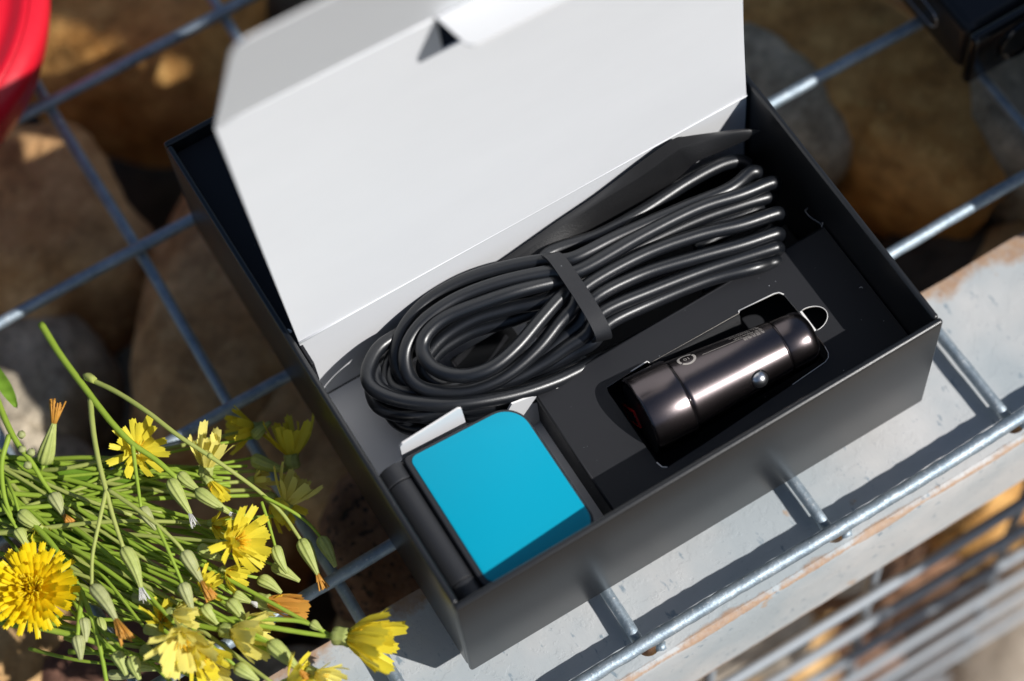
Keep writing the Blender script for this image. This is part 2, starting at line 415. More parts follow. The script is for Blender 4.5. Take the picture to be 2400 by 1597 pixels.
# ------------------------------------------------------------------ wire basket
X0, Y0, SP = -22.1, -22.0, 75.0
mesh_top = empty('wire_panel', 'galvanised welded wire top panel of the basket, carrying the open box', 'wire panel', (0, 0, -5))
for k in range(7):
    y = Y0 + k * SP; r = 2.45 if k == 0 else 2.25
    pts = [Vector((x, y + 0.5 * math.sin(x * 0.03 + k), -2.5 - (0.0 if k else 0.0))) for x in range(-330, 481, 6 if k else 3)]
    tube('wire', pts, r, MAT['galv'], mesh_top, 12, 0.10 if k else 0.16)
for k in range(-3, 6):
    x = X0 + k * SP
    y0 = Y0 + 3.0
    pts = [Vector((x + 0.4 * math.sin(y * 0.04 + k), y, -7.05)) for y in [y0 + i * 6 for i in range(78)]]
    tube('wire', pts, 2.1, MAT['galv'], mesh_top, 12, 0.10)
front = empty('wire_panel', 'galvanised wire front panel hanging below the steel angle', 'wire panel', (0, -31, -60))
for z in (-112, -151, -190, -228, -266, -304, -342, -380, -418):
    pts = [Vector((x, -21.5 + 0.6 * math.sin(x * 0.02 + z), z)) for x in range(-330, 481, 10)]
    tube('wire', pts, 2.3, MAT['galvdull'], front, 10, 0.1)
for k in range(-4, 6):
    x = 10 + k * SP
    pts = [Vector((x, -16.4, z)) for z in range(-60, -561, -10)]
    tube('wire', pts, 2.3, MAT['galvdull'], front, 10, 0.1)

# painted steel angle
ang = empty('steel_angle', 'grey painted steel angle with peeling rusty edges under the front of the box', 'steel angle', (0, 0, -60))
holes = []
for k in range(-3, 6):
    cx, cy = X0 + k * SP + 3.0, Y0 + 1.6
    holes.append([(cx + 3.8 * math.cos(a), cy + 3.3 * math.sin(a)) for a in [2 * math.pi * i / 18 for i in range(18)]])
out = []
for i in range(60): out.append((-340 + i * 14, -25.2 + 0.25 * noise.noise(Vector((i * 0.9, 0, 0)))))
for i in range(60): out.append((486 - i * 14, 38.5 + 0.7 * noise.noise(Vector((i * 0.8, 7, 0)))))
sheet('top_flange', out, holes, (0, 0, -12.5), (1, 0, 0), (0, 1, 0), 5, (MAT['plate'],) * 3, ang)
bm = bmesh.new()   # rounded heel and hanging face
prof = [(-25.21, -12.5), (-26.4, -12.9), (-27.2, -13.9), (-27.5, -15.2), (-27.5, -30), (-27.5, -45), (-27.5, -58.5), (-24.0, -58.9), (-23.0, -58.4), (-23.0, -30), (-23.0, -17.6), (-25.21, -17.49)]
xs = list(range(-340, 487, 7)); rows = []
for x in xs:
    j = 0.35 * noise.noise(Vector((x * 0.06, 0, 3)))
    rows.append([bm.verts.new((x, y + (j if 0 < i < 4 else 0), z + (j * 2 if 5 < i < 9 else 0))) for i, (y, z) in enumerate(prof)])
for a, b2 in zip(rows, rows[1:]):
    for i in range(len(prof) - 1): bm.faces.new((a[i], a[i + 1], b2[i + 1], b2[i]))
bmesh.ops.recalc_face_normals(bm, faces=bm.faces[:])
for f in bm.faces: f.smooth = True
from_bm('front_flange', bm, MAT['plate2'], ang, angle=40)
for k in range(-2, 5):   # little weld blobs where the cross wires meet the edge
    cx, cy = X0 + k * SP + 6.4, Y0 - 0.6
    t = bmesh.new(); bmesh.ops.create_icosphere(t, subdivisions=2, radius=1)
    for v in t.verts:
        q = 1 + 0.4 * noise.noise(v.co * 1.4 + Vector((k * 5, 0, 0))); v.co = Vector((cx + v.co.x * 2.0 * q, cy + v.co.y * 1.8 * q, -12.6 + v.co.z * 1.7 * q))
    from_bm('weld', t, MAT['galv'], ang, smooth=True)

# ------------------------------------------------------------------ the black box
L_, D_, H_ = 180.4, 196.9, 61.6
bx = empty('open_box', 'open square black cardboard box standing on the wire panel', 'box', (90, 98, 0))
TW = 2.3
def wall(name, x0, x1, y0, y1, z0, z1):
    bm = box_bm(x0, x1, y0, y1, z0, z1)
    bmesh.ops.bevel(bm, geom=bm.edges[:], offset=0.95, segments=4, affect='EDGES', profile=0.5)
    from_bm(name, bm, MAT['box'], bx, angle=50)
wall('front_wall', 0, L_, 0, TW, 0, H_)
wall('back_wall', 0, L_, D_ - TW, D_, 0, H_)
wall('left_wall', 0.05, TW, TW + 0.05, D_ - TW - 0.05, 0.05, H_ - 0.08)
wall('right_wall', L_ - TW, L_ - 0.05, TW + 0.05, D_ - TW - 0.05, 0.05, H_ - 0.08)
wall('bottom_panel', TW + 0.05, L_ - TW - 0.05, TW + 0.05, D_ - TW - 0.05, 0.05, 2.5)

# inner white-lined carton with its raised lid
car = empty('inner_carton', 'white lined inner carton with its tall lid folded up inside the black box', 'carton', (90, 106, 16))
W3 = (MAT['white'], MAT['card'], MAT['rawwhite'])
# compartment floor and back wall below the crease
from_bm('floor_panel', box_bm(2.6, 78.0, 2.6, 105.6, 15.2, 15.9), MAT['litcard'], car)
from_bm('floor_panel', box_bm(78.2, 177.6, 59.6, 105.6, 5.2, 5.9), MAT['card'], car)  # floor coloured black here in place of deep shade beyond the coil
sheet('back_panel', [(0, 0), (173.5, 0), (173.5, 41.6), (0, 42.1)], [], (3.4, 106.0, 16.2), (1, 0, 0), (0, 0.018, 1), 0.6, W3, car)
# crease: a fine raised ridge
tube('crease', [(3.3, 106.55, 58.6), (60, 106.4, 58.6), (120, 106.2, 58.3), (176.6, 105.9, 58.0)], 0.38, MAT['white'], car, 6, smoothn=4)
# lid: one sheet with a cut-out where the tuck tab was pushed out
def lidpt(s, t):
    """s along the crease 0..1, t up the lid 0..1"""
    a = Vector((3.4, 106.9, 58.8)).lerp(Vector((176.4, 106.2, 58.3)), s)
    b3 = Vector((3.2, 119.2, 174.6)).lerp(Vector((175.2, 113.0, 176.5)), s)
    p = a.lerp(b3, t); p.y += 1.6 * math.sin(math.pi * t) * (0.4 + 0.6 * s) - 0.5 * math.sin(math.pi * s)
    return p
NS, NTt = 69, 46
bm = bmesh.new(); grid = {}
SH = lambda s: s * 172.0
for i in range(NS + 1):
    for j in range(NTt + 1):
        grid[i, j] = lidpt(i / NS, j / NTt)
hole = lambda i, j: (j >= NTt - 6 and 28 <= i < 44 and not (i == 28 and j > NTt - 2 and False))
fv = {}; bv = {}
nrm = Vector((0, -0.994, 0.104))
for kx, p in grid.items(): fv[kx] = bm.verts.new(p); bv[kx] = bm.verts.new(p - nrm * 0.6)
def quad(i, j): return [(i, j), (i + 1, j), (i + 1, j + 1), (i, j + 1)]
cells = {(i, j) for i in range(NS) for j in range(NTt) if not hole(i, j)}
for (i, j) in cells:
    q = quad(i, j)
    f = bm.faces.new([fv[k] for k in q]); f.material_index = 0; f.smooth = True
    f = bm.faces.new([bv[k] for k in reversed(q)]); f.material_index = 1; f.smooth = True
    for (di, dj, a, b4) in ((0, -1, q[0], q[1]), (1, 0, q[1], q[2]), (0, 1, q[2], q[3]), (-1, 0, q[3], q[0])):
        if (i + di, j + dj) not in cells:
            f = bm.faces.new((fv[a], bv[a], bv[b4], fv[b4])); f.material_index = 2
for v in [v for v in bm.verts if not v.link_faces]: bm.verts.remove(v)
from_bm('lid_panel', bm, list(W3), car, angle=40)
# end flap leaning forward above the fold line
TL, TR = lidpt(0, 1), lidpt(1, 1)
fx = (TR - TL).normalized(); fup = Vector((0, -0.29, 0.957)).normalized()
wd = (TR - TL).length
fl = [(0.1, 0.5), (wd - 0.1, 0.5), (wd - 5, 50)] + [(wd - 11 + 6 * math.cos(a), 53 + 6 * math.sin(a)) for a in [math.radians(x) for x in (20, 50, 80)]] + [(13 + 6 * math.cos(a), 53 + 6 * math.sin(a)) for a in [math.radians(x) for x in (100, 130, 160)]] + [(6.6, 50)]
sheet('end_flap', fl, [], TL, fx, fup, 0.6, W3, car)
tube('fold_line', [lidpt(s / 20, 1) + Vector((0, 0.1, 0.1)) for s in range(21) if not (28 / 69 < s / 20 < 44 / 69)][:9], 0.45, MAT['white'], car, 6)
tube('fold_line', [lidpt(s / 20, 1) + Vector((0, 0.1, 0.1)) for s in range(13, 21)], 0.45, MAT['white'], car, 6)
# tuck tab pushed forward out of the lid
hb = lidpt(28.0 / NS, 1.0); tb = (Vector((0, -1, 0.10))).normalized()
tabw = 39.5
tb_poly = [(0, 0), (2.2, 13.2), (4.0, 15.2), (tabw - 4, 15.2), (tabw - 2.2, 13.2), (tabw, 0)]
sheet('tuck_tab', tb_poly[::-1], [], hb, fx, tb, 0.6, (MAT['card'], MAT['white'], MAT['rawwhite']), car)
# black deck behind the lid
bm = bmesh.new()
vs4 = [bm.verts.new(p) for p in ((2.7, 108.2, 43), (177.4, 108.2, 43), (177.4, 194.2, 55.5), (2.7, 194.2, 55.5), (2.7, 108.2, 42), (177.4, 108.2, 42), (177.4, 194.2, 54.5), (2.7, 194.2, 54.5))]
for q in ((0, 1, 2, 3), (7, 6, 5, 4), (0, 4, 5, 1), (1, 5, 6, 2), (2, 6, 7, 3), (3, 7, 4, 0)): bm.faces.new([vs4[i] for i in q])
from_bm('deck_panel', bm, MAT['card'], car)
# torn white hinge fibre by the left wall
tube('torn_corner', [at(670, 776, 57.5), at(676, 775, 59), at(682, 778, 59.5)], 0.5, MAT['rawwhite'], car, 6, smoothn=3)
tube('torn_corner', [at(670, 777, 57.5), at(672, 786, 57), at(677, 796, 56)], 0.45, MAT['rawwhite'], car, 6, smoothn=3)
bm = box_bm(3.0, 4.2, 98, 106, 45, 57.8, 0.3); from_bm('hinge_tab', bm, MAT['card'], car)
# white divider flap behind the mount
dv = [(0, 0), (53, 0), (53, 21.3), (50, 22.3), (44, 24.6), (42.5, 22), (41, 18), (27.6, 18), (26.6, 41.6), (25.6, 42.6), (4.8, 40.6), (3.8, 39.4), (3.4, 30), (0, 28)]
sheet('divider_flap', dv, [], (9.5, 57.6, 16.2), (1, 0, 0), (0, 0.02, 1), 0.7, (MAT['white'], MAT['white'], MAT['rawwhite']), car)

# black card insert that holds the charger
ins = empty('card_insert', 'black card insert with a cut-out holding the car charger', 'insert', (120, 30, 16))
ZI = 36.0
ho = [(84.0, 48.6), (100.2, 49.3), (100.4, 48.2), (135.4, 47.7), (135.6, 48.6), (149.2, 47.4), (150.8, 46.8), (151.8, 45.2), (152.2, 37.5), (152.3, 22.4), (151.8, 19.6), (150.9, 18.3), (149.2, 17.5), (135.5, 16.5), (99.5, 14.4), (85.2, 13.9), (83.8, 14.9), (83.2, 17.2), (83.3, 46.8)]
dd = [(153.4, 28.5), (153.4, 37.3)] + [(153.4 + 6.6 * math.sin(a), 32.9 + 4.5 * math.cos(a)) for a in [math.radians(x) for x in range(12, 180, 12)]]
outp = [(62.6, 2.6), (177.5, 2.6), (177.5, 59.3), (62.6, 59.3)]
sheet('top_panel', outp, [ho[::-1], dd], (0, 0, ZI), (1, 0, 0), (0, 1, 0), 0.65, (MAT['card'], MAT['card'], MAT['raw']), ins)
from_bm('side_panel', box_bm(62.6, 63.3, 2.7, 59.2, 16.2, ZI - 0.7, 0.2), MAT['card'], ins)
from_bm('side_panel', box_bm(63.4, 177.4, 58.5, 59.25, 16.2, ZI - 0.7, 0.2), MAT['card'], ins)
from_bm('base_panel', box_bm(63.5, 177.3, 2.8, 58.4, 16.3, 17.0), MAT['card'], ins)
tube('fold_edge', [(62.75, 2.8, ZI - 0.55), (62.75, 59.1, ZI - 0.55)], 0.62, MAT['card'], ins, 10)
tube('fold_edge', [(62.8, 59.15, ZI - 0.55), (177.3, 59.15, ZI - 0.55)], 0.62, MAT['card'], ins, 10)
# flaps folded down into the cut-out
def fold_flap(x0, x1, y, dy, drop, name='folded_flap'):
    bm = bmesh.new(); n = 7; rows = []
    for i in range(n + 1):
        a = min(1, i / 4) * math.radians(74)
        yy = y - 2.0 * math.sin(a) - (dy * max(0, i - 4) / 3); zz = ZI - 0.05 - 2.0 * (1 - math.cos(a)) - drop * max(0, i - 4) / 3
        rows.append([bm.verts.new((x0, yy, zz)), bm.verts.new((x1, yy, zz))])
    for a, b5 in zip(rows, rows[1:]): bm.faces.new((a[0], a[1], b5[1], b5[0])).smooth = True
    bmesh.ops.solidify(bm, geom=bm.faces[:], thickness=0.5)
    from_bm(name, bm, MAT['card'], ins, smooth=True)
fold_flap(100.9, 135.2, 48.7, 2.0, 9)
from_bm('notch_sun_block', box_bm(152.8, 170.0, 14.5, 40.5, 24.0, 24.6), MAT['card'], ins)  # added card that blocks sun falling through the notch
from_bm('raw_strip', box_bm(152.45, 153.25, 28.6, 37.2, 35.2, 36.12, 0.1), MAT['rawwhite'], ins)
def edge_line(pts, r=0.2):
    tube('raw_edge', [Vector((x, y, ZI - 0.02)) for x, y in pts], r, MAT['rawwhite'], ins, 5)
edge_line([(135.7, 48.5), (149.2, 47.45), (150.8, 46.85), (151.7, 45.4)], 0.22)
edge_line(dd[1:] + dd[:1], 0.14)
edge_line([(93.5, 49.0), (100.1, 49.25), (100.35, 48.4)], 0.25)
edge_line([(152.25, 22.4), (151.8, 19.6), (150.9, 18.3), (149.2, 17.5), (135.5, 16.5)], 0.14)
edge_line([(135.45, 47.9), (135.7, 48.5)], 0.25)
edge_line([(83.2, 17.2), (83.8, 14.9), (85.2, 13.9)], 0.22)

# ------------------------------------------------------------------ car charger
A0 = Vector((87.3, 33.4, 35.2)); dx = Vector((1, -0.074, 0.008)).normalized()
uY = (Vector((0, 1, 0)) - dx * dx.y).normalized(); uZ = dx.cross(uY)
ch = empty('car_charger', 'glossy gunmetal car charger lying in the black card insert', 'car charger', A0)
head = [(0.0, 12.2), (0.0, 13.4), (0.25, 13.9), (0.9, 14.1), (14.0, 14.0), (14.5, 13.8), (14.85, 13.2), (15.0, 12.6)]
body = [(15.0, 12.3), (15.2, 12.75), (15.8, 12.95), (16.5, 12.9), (34, 11.45), (51.5, 10.0), (51.9, 9.9), (52.1, 9.55)]
nose = [(52.1, 9.3), (52.4, 9.3), (52.55, 9.6), (52.9, 9.75), (60.0, 9.45), (61.8, 9.0), (63.0, 7.9), (63.8, 6.2), (64.1, 4.2), (64.1, 0)]
from_bm('head_shell', lathe_bm(head, A0, dx, 72), MAT['gun'], ch, angle=50)
from_bm('body_shell', lathe_bm(body, A0, dx, 72), MAT['gun'], ch, angle=50)
from_bm('nose_shell', lathe_bm(nose, A0, dx, 72), MAT['gun'], ch, angle=50)
from_bm('groove_ring', lathe_bm([(14.6, 12.0), (14.9, 12.85), (15.1, 12.85), (15.4, 12.0)], A0, dx, 48), MAT['blackgloss'], ch, smooth=True)
from_bm('face_plate', lathe_bm([(0.35, 0), (0.35, 11.4), (0.1, 12.0), (0.1, 12.6), (0.6, 12.9), (3, 12.9)], A0, dx, 64), MAT['blackplastic'], ch, angle=40)
pl = uY * -0.63 + uZ * 0.777; ps = dx.cross(pl)
tcen = ray(1480, 975); tt = (A0 - Vector(CP)).dot(dx) / Vector(tcen).dot(dx); pc = Vector(CP) + Vector(tcen) * tt
def port_box(name, a0, a1, l0, l1, s0, s1, m):
    bm = box_bm(a0, a1, l0, l1, s0, s1, 0.12)
    for v in bm.verts: v.co = pc + dx * v.co.x + pl * v.co.y + ps * v.co.z
    return from_bm(name, bm, m, ch)
port_box('port_recess', -0.12, 0.6, -6.3, 6.3, -2.5, 2.5, MAT['blackgloss'])
port_box('port_lining', -0.3, 0.7, -6.9, 6.9, 2.52, 3.2, MAT['redport'])
port_box('port_lining', -0.3, 0.7, -6.9, 6.9, -3.2, -2.52, MAT['redport'])
port_box('port_lining', -0.3, 0.7, -6.9, -6.32, -2.5, 2.5, MAT['redport'])
port_box('port_lining', -0.3, 0.7, 6.32, 6.9, -2.5, 2.5, MAT['redport'])
port_box('port_tongue', -0.25, 0.5, -5.2, 5.2, -0.9, -0.3, MAT['steel'])
def rad_at(ax):
    for (a, r), (b6, r2) in zip(body, body[1:]):
        if a <= ax <= b6: return r + (r2 - r) * (ax - a) / max(1e-6, b6 - a)
    return 10
def on_shell(ax, th, h=0.0):     # th in degrees from up, positive away from the front wall
    r = rad_at(ax) + h; t = math.radians(th)
    return A0 + dx * ax + uY * (r * math.sin(t)) + uZ * (r * math.cos(t))
bl = on_shell(39.3, -54, -0.6)
bm = bmesh.new(); bmesh.ops.create_uvsphere(bm, u_segments=32, v_segments=20, radius=2.95)
for v in bm.verts: v.co += bl
from_bm('contact_ball', bm, MAT['steel'], ch, smooth=True)
nb = (bl - (A0 + dx * 39.3)).normalized()
from_bm('ball_socket', lathe_bm([(-0.9, 2.9), (-0.9, 3.35), (1.2, 3.25), (1.35, 3.05), (1.2, 2.8), (-0.5, 2.8)], bl - nb * 0.55, nb, 32), MAT['blackgloss'], ch, smooth=True)
def shell_print(text, ax, th, size, name='lettering'):
    cu = bpy.data.curves.new('txt', 'FONT'); cu.body = text; cu.size = size; cu.resolution_u = 3
    to = bpy.data.objects.new('txt', cu); col.objects.link(to)
    dg = bpy.context.evaluated_depsgraph_get(); dg.update()
    me = bpy.data.meshes.new_from_object(to.evaluated_get(dg)); bpy.data.objects.remove(to)
    bm = bmesh.new(); bm.from_mesh(me); bpy.data.meshes.remove(me)
    bmesh.ops.subdivide_edges(bm, edges=[e for e in bm.edges if e.calc_length() > size * 0.4], cuts=1)
    for v in bm.verts:
        a = ax - v.co.x; r = rad_at(max(15.9, min(51.4, a)))
        v.co = on_shell(max(15.9, min(51.4, a)), th - math.degrees(v.co.y / r), 0.05)
    bm.normal_update()
    from_bm(name, bm, MAT['print'], ch)
try:
    shell_print('车载充电器', 48.6, 28.6, 1.55)
    shell_print('型号: Midrive CC01', 48.4, 38.5, 1.25)
    shell_print('输入: 12V/24V⎓2.1A', 48.0, 47.0, 1.25)
    shell_print('输出: 5V⎓3.6A (MAX)', 47.6, 55.0, 1.2)
    shell_print('10', 22.5, 40.5, 2.4)
except Exception as ex:
    print('text', ex)
bm = bmesh.new()
for (a, b7) in zip(range(0, 22), range(1, 23)):
    p = [on_shell(26.4 + a, 30.6, 0.05), on_shell(26.4 + b7, 30.6, 0.05), on_shell(26.4 + b7, 31.4, 0.05), on_shell(26.4 + a, 31.4, 0.05)]
    bm.faces.new([bm.verts.new(q) for q in p])
from_bm('printed_rule', bm, MAT['print'], ch)
bm = bmesh.new(); ring = []
for i in range(36):
    a = 2 * math.pi * i / 36
    ring.append([bm.verts.new(on_shell(21.2 + rr * math.cos(a), 36.5 + math.degrees(rr * math.sin(a) / 12.4), 0.05)) for rr in (2.35, 3.2)])
for i in range(36):
    if i in (3, 21): continue
    j = (i + 1) % 36; bm.faces.new((ring[i][0], ring[j][0], ring[j][1], ring[i][1]))
from_bm('printed_ring', bm, MAT['print'], ch)

# ------------------------------------------------------------------ mount with blue film
mt = empty('camera_mount', 'dark grey hinged mount with a blue film in the corner of the box', 'mount', (34, 29, 30))
ox, ey_ = Vector((14.0, 4.0, 53.9)), Vector((0, 1, 0)); ex_ = Vector((39.4, 0, -4.6)).normalized(); en = ex_.cross(ey_)
FR = [3.6, 6.5, 8.5, 2.6]
def rslab(name, w_, h_, rads, off, th, mat, bev=0.4):
    bm = bmesh.new(); pts = rrect(w_, h_, rads, 10)
    vs_ = [bm.verts.new(ox + ex_ * (x + off[0]) + ey_ * (y + off[1]) + en * off[2]) for x, y in pts]
    f = bm.faces.new(vs_); r = bmesh.ops.extrude_face_region(bm, geom=[f])
    for v in r['geom']:
        if isinstance(v, bmesh.types.BMVert): v.co -= en * th
    bmesh.ops.recalc_face_normals(bm, faces=bm.faces[:])
    ed = [e for e in bm.edges if len(e.link_faces) == 2 and e.calc_face_angle(0) > 1.0]
    bmesh.ops.bevel(bm, geom=ed, offset=bev, segments=3, affect='EDGES', profile=0.5)
    return from_bm(name, bm, mat, mt, angle=40)
rslab('body', 42.2, 52.6, [4.2, 7.2, 9.4, 2.0], (-1.9, -1.1, -0.35), 12.5, MAT['body'], 0.6)
rslab('blue_film', 39.4, 50.4, FR, (0, 0, 0.0), 0.36, MAT['film'], 0.16)
hy = [(4.2, 10.4, 5.35), (10.6, 49.2, 5.15), (49.4, 55.6, 5.35)]
for y0_, y1_, r_ in hy:
    from_bm('hinge_barrel', lathe_bm([(0, 0), (0, r_ - 0.35), (0.35, r_), (y1_ - y0_ - 0.35, r_), (y1_ - y0_, r_ - 0.35), (y1_ - y0_, 0)], (7.7, y0_, 48.2), (0, 1, 0), 48), MAT['body'], mt, angle=40)
from_bm('hinge_pin', lathe_bm([(0, 0), (0, 3.5), (50, 3.5), (50, 0)], (7.7, 4.8, 48.2), (0, 1, 0), 24), MAT['blackgloss'], mt, angle=40)
from_bm('hinge_arm', box_bm(7, 16, 11, 48.5, 43.2, 47.6, 0.5), MAT['body'], mt, angle=40)

# ------------------------------------------------------------------ pry tool
def z4(x, y): return 1200 + x / 1.964, y / 1.964
tl = empty('pry_tool', 'black plastic pry tool with a tapered tip leaning on the white carton wall', 'pry tool', (120, 100, 40))
top = [(-60, 1205), (0, 1165), (200, 1025), (400, 890), (600, 740), (740, 642), (800, 628), (930, 610), (1060, 594), (1138, 600)]
rid = [(-60, 1232), (0, 1195), (200, 1060), (400, 925), (600, 800), (740, 700), (800, 672), (930, 636), (1060, 606), (1140, 604)]
bot = [(60, 1260), (80, 1225), (260, 1120), (480, 1020), (660, 905), (790, 800), (850, 745), (960, 700), (1070, 650), (1140, 610)]
yy_t = [105.0, 105.0, 104.9, 104.8, 104.6, 104.3, 103.6, 101.5, 98.2, 95.6]
off_r = [1.8, 1.8, 1.8, 1.8, 1.8, 1.7, 1.5, 1.2, 0.9, 0.4]; off_b = [6.5, 6.5, 6.5, 6.4, 6.2, 5.8, 5.2, 4.2, 2.6, 0.7]
RT = crom([aty(*z4(*top[i]), yy_t[i]) for i in range(10)], 6)
RM = crom([aty(*z4(*rid[i]), yy_t[i] - off_r[i]) for i in range(10)], 6)
RB = crom([aty(*z4(*bot[i]), yy_t[i] - off_b[i]) for i in range(10)], 6)
bm = bmesh.new(); rows = []
for i, (T_, R_, B_) in enumerate(zip(RT, RM, RB)):
    t = i / (len(RT) - 1); th = 3.2 * (1 - t) + 0.5
    back = B_ + Vector((0.4, min(th, 105.2 - B_.y), -1.6 * (1 - t) - 0.3)); bk2 = T_ + Vector((0.2, 0.25, -2.4 * (1 - t) - 0.3))
    bk2.y = min(bk2.y, 105.4)
    rows.append([bm.verts.new(q) for q in (T_, T_.lerp(R_, 0.5) + Vector((0, 0, 0.15)), R_.lerp(T_, 0.12), R_.lerp(B_, 0.06), R_.lerp(B_, 0.5) + Vector((0, -0.3, 0.25)), B_, back, bk2)])
n_ = len(rows[0])
for a, b8 in zip(rows, rows[1:]):
    for k in range(n_):
        f = bm.faces.new((a[k], a[(k + 1) % n_], b8[(k + 1) % n_], b8[k])); f.material_index = 1 if k in (3, 4) else 0
bm.faces.new(rows[0][::-1]); bm.faces.new(rows[-1])
bmesh.ops.recalc_face_normals(bm, faces=bm.faces[:])
from_bm('blade', bm, [MAT['tool'], MAT['toolface']], tl, angle=38)

# ------------------------------------------------------------------ cable
def z5(x, y, z): return at(800 + x / 3.136, 550 + y / 3.136, z)
def zz4(x, y, z): return at(*z4(x, y), z)
def P5(l): return [z5(*q) for q in l]
def P4(l): return [zz4(*q) for q in l]
def turn(p, dz=12, back=26):       # the cord bends down at the far end and runs back below
    return [p + Vector((2.6, -0.3, -1.0)), p + Vector((3.9, 0.0, -dz * 0.35)), p + Vector((2.6, 0.4, -dz * 0.8)), p + Vector((-6.0, 0.6, -dz - 1)), p + Vector((-back, 0.5, -dz - 2))]
a_ = P4([(279, 1192, 50.5), (500, 1085, 50), (800, 955, 49.5), (1000, 872, 48.5), (1092, 800, 47)])
b_ = P4([(304, 1249, 50.5), (600, 1085, 51), (850, 962, 50.5), (1050, 898, 49), (1170, 850, 47.5)])
c_ = P4([(320, 1285, 46), (600, 1130, 45.5), (850, 1015, 45), (1050, 945, 44), (1150, 915, 43)])
d_ = P4([(342, 1318, 49), (600, 1175, 48.5), (850, 1085, 47.5), (1050, 1037, 46), (1192, 990, 44.5)])
e_ = P4([(379, 1374, 47), (600, 1262, 46), (850, 1185, 45), (1050, 1130, 43.5), (1188, 1084, 42)])
f_ = P4([(417, 1437, 44.5), (650, 1335, 43), (900, 1240, 41.5), (1182, 1150, 40.5)])
g_ = P4([(448, 1487, 41), (650, 1390, 39.5), (900, 1290, 38.8), (1100, 1238, 38.4), (1180, 1215, 36)])
h_ = P4([(150, 1185, 44), (400, 1085, 43), (600, 975, 42), (800, 845, 41.5), (950, 765, 41), (1040, 742, 40), (1090, 760, 38)])
A_ = P5([(1500, 190, 48.5), (1200, 245, 47.5), (900, 340, 46.5), (650, 480, 45), (480, 660, 43.5), (405, 850, 41), (425, 1010, 38), (530, 1130, 35), (750, 1195, 33.5), (1000, 1175, 33.5), (1250, 1080, 35), (1450, 920, 37), (1650, 740, 40), (1760, 640, 42.5)])
B_ = P5([(1550, 272, 50.5), (1200, 345, 50.5), (900, 450, 49.5), (690, 572, 48.5), (560, 692, 47), (482, 830, 45.5), (472, 960, 44), (520, 1075, 42.5), (640, 1145, 41.5), (850, 1160, 41), (1050, 1115, 41.5), (1250, 1010, 42.5), (1450, 835, 44), (1600, 650, 45.5), (1700, 535, 47)])
C_ = P5([(1590, 345, 49), (1300, 415, 51), (1000, 515, 50.5), (780, 605, 49.5), (655, 700, 48.5), (597, 800, 47.5), (612, 900, 47), (685, 985, 47), (810, 1032, 47.5), (960, 1032, 48), (1130, 965, 48.5), (1300, 820, 49), (1470, 620, 49), (1620, 455, 48.5)])
Dd = P5([(1560, 450, 45.5), (1250, 540, 44.5), (1000, 612, 43.5), (800, 720, 42), (665, 845, 40.5), (600, 980, 38), (690, 1090, 36), (900, 1130, 35), (1200, 1090, 36), (1480, 950, 38), (1650, 835, 40), (1800, 730, 42)])
D2 = P5([(1600, 500, 40), (1250, 630, 38.5), (950, 720, 37), (720, 860, 35.5), (640, 1000, 33), (760, 1100, 30), (1100, 1130, 30), (1450, 1000, 33), (1700, 870, 36), (1850, 790, 39)])
E_ = P5([(1200, 560, 33), (800, 600, 36), (560, 660, 38.5), (410, 740, 40.5), (280, 832, 41.5), (208, 950, 42), (192, 1050, 42), (228, 1128, 42), (335, 1190, 42), (500, 1232, 42), (750, 1252, 42), (1000, 1232, 41), (1300, 1172, 38.5), (1550, 1090, 36.2), (1700, 1022, 34.6), (1850, 945, 33), (2050, 845, 31), (2300, 715, 29), (2700, 520, 25)])
F_ = P5([(900, 640, 33), (560, 700, 35), (410, 830, 36), (330, 950, 36), (318, 1090, 35.5), (385, 1200, 34.5), (560, 1275, 33.5), (900, 1290, 33), (1300, 1220, 33), (1600, 1120, 34)])
Gg = P5([(800, 680, 26), (480, 820, 26), (365, 1000, 25.5), (322, 1190, 25), (372, 1335, 24.5), (475, 1415, 24), (640, 1430, 24), (900, 1390, 24), (1300, 1290, 24), (1700, 1120, 25)])
G2 = P5([(800, 720, 21), (500, 900, 21), (400, 1080, 21), (400, 1240, 20.5), (480, 1350, 20), (640, 1390, 20), (900, 1350, 20), (1300, 1240, 20)])
G3 = P5([(700, 760, 30), (470, 900, 30), (390, 1060, 30), (400, 1200, 29.5), (500, 1310, 29), (700, 1350, 28.5), (1000, 1320, 28.5), (1400, 1210, 29)])
E2 = P5([(1000, 640, 30), (640, 700, 33), (460, 800, 34.5), (350, 900, 35.5), (262, 1000, 36.5), (258, 1090, 36.8), (330, 1165, 37), (480, 1215, 37), (750, 1235, 36.5), (1000, 1215, 36), (1300, 1150, 34.5), (1550, 1060, 33), (1800, 930, 31)])
E3 = P5([(1000, 600, 28), (600, 680, 30), (400, 800, 31), (270, 920, 31.5), (215, 1040, 32), (235, 1140, 32), (330, 1230, 32), (520, 1290, 31.5), (800, 1310, 31), (1200, 1250, 30), (1600, 1100, 29)])
cb = empty('charging_cable', 'long black cable coiled into a loose bundle in the box', 'cable', (90, 82, 20))
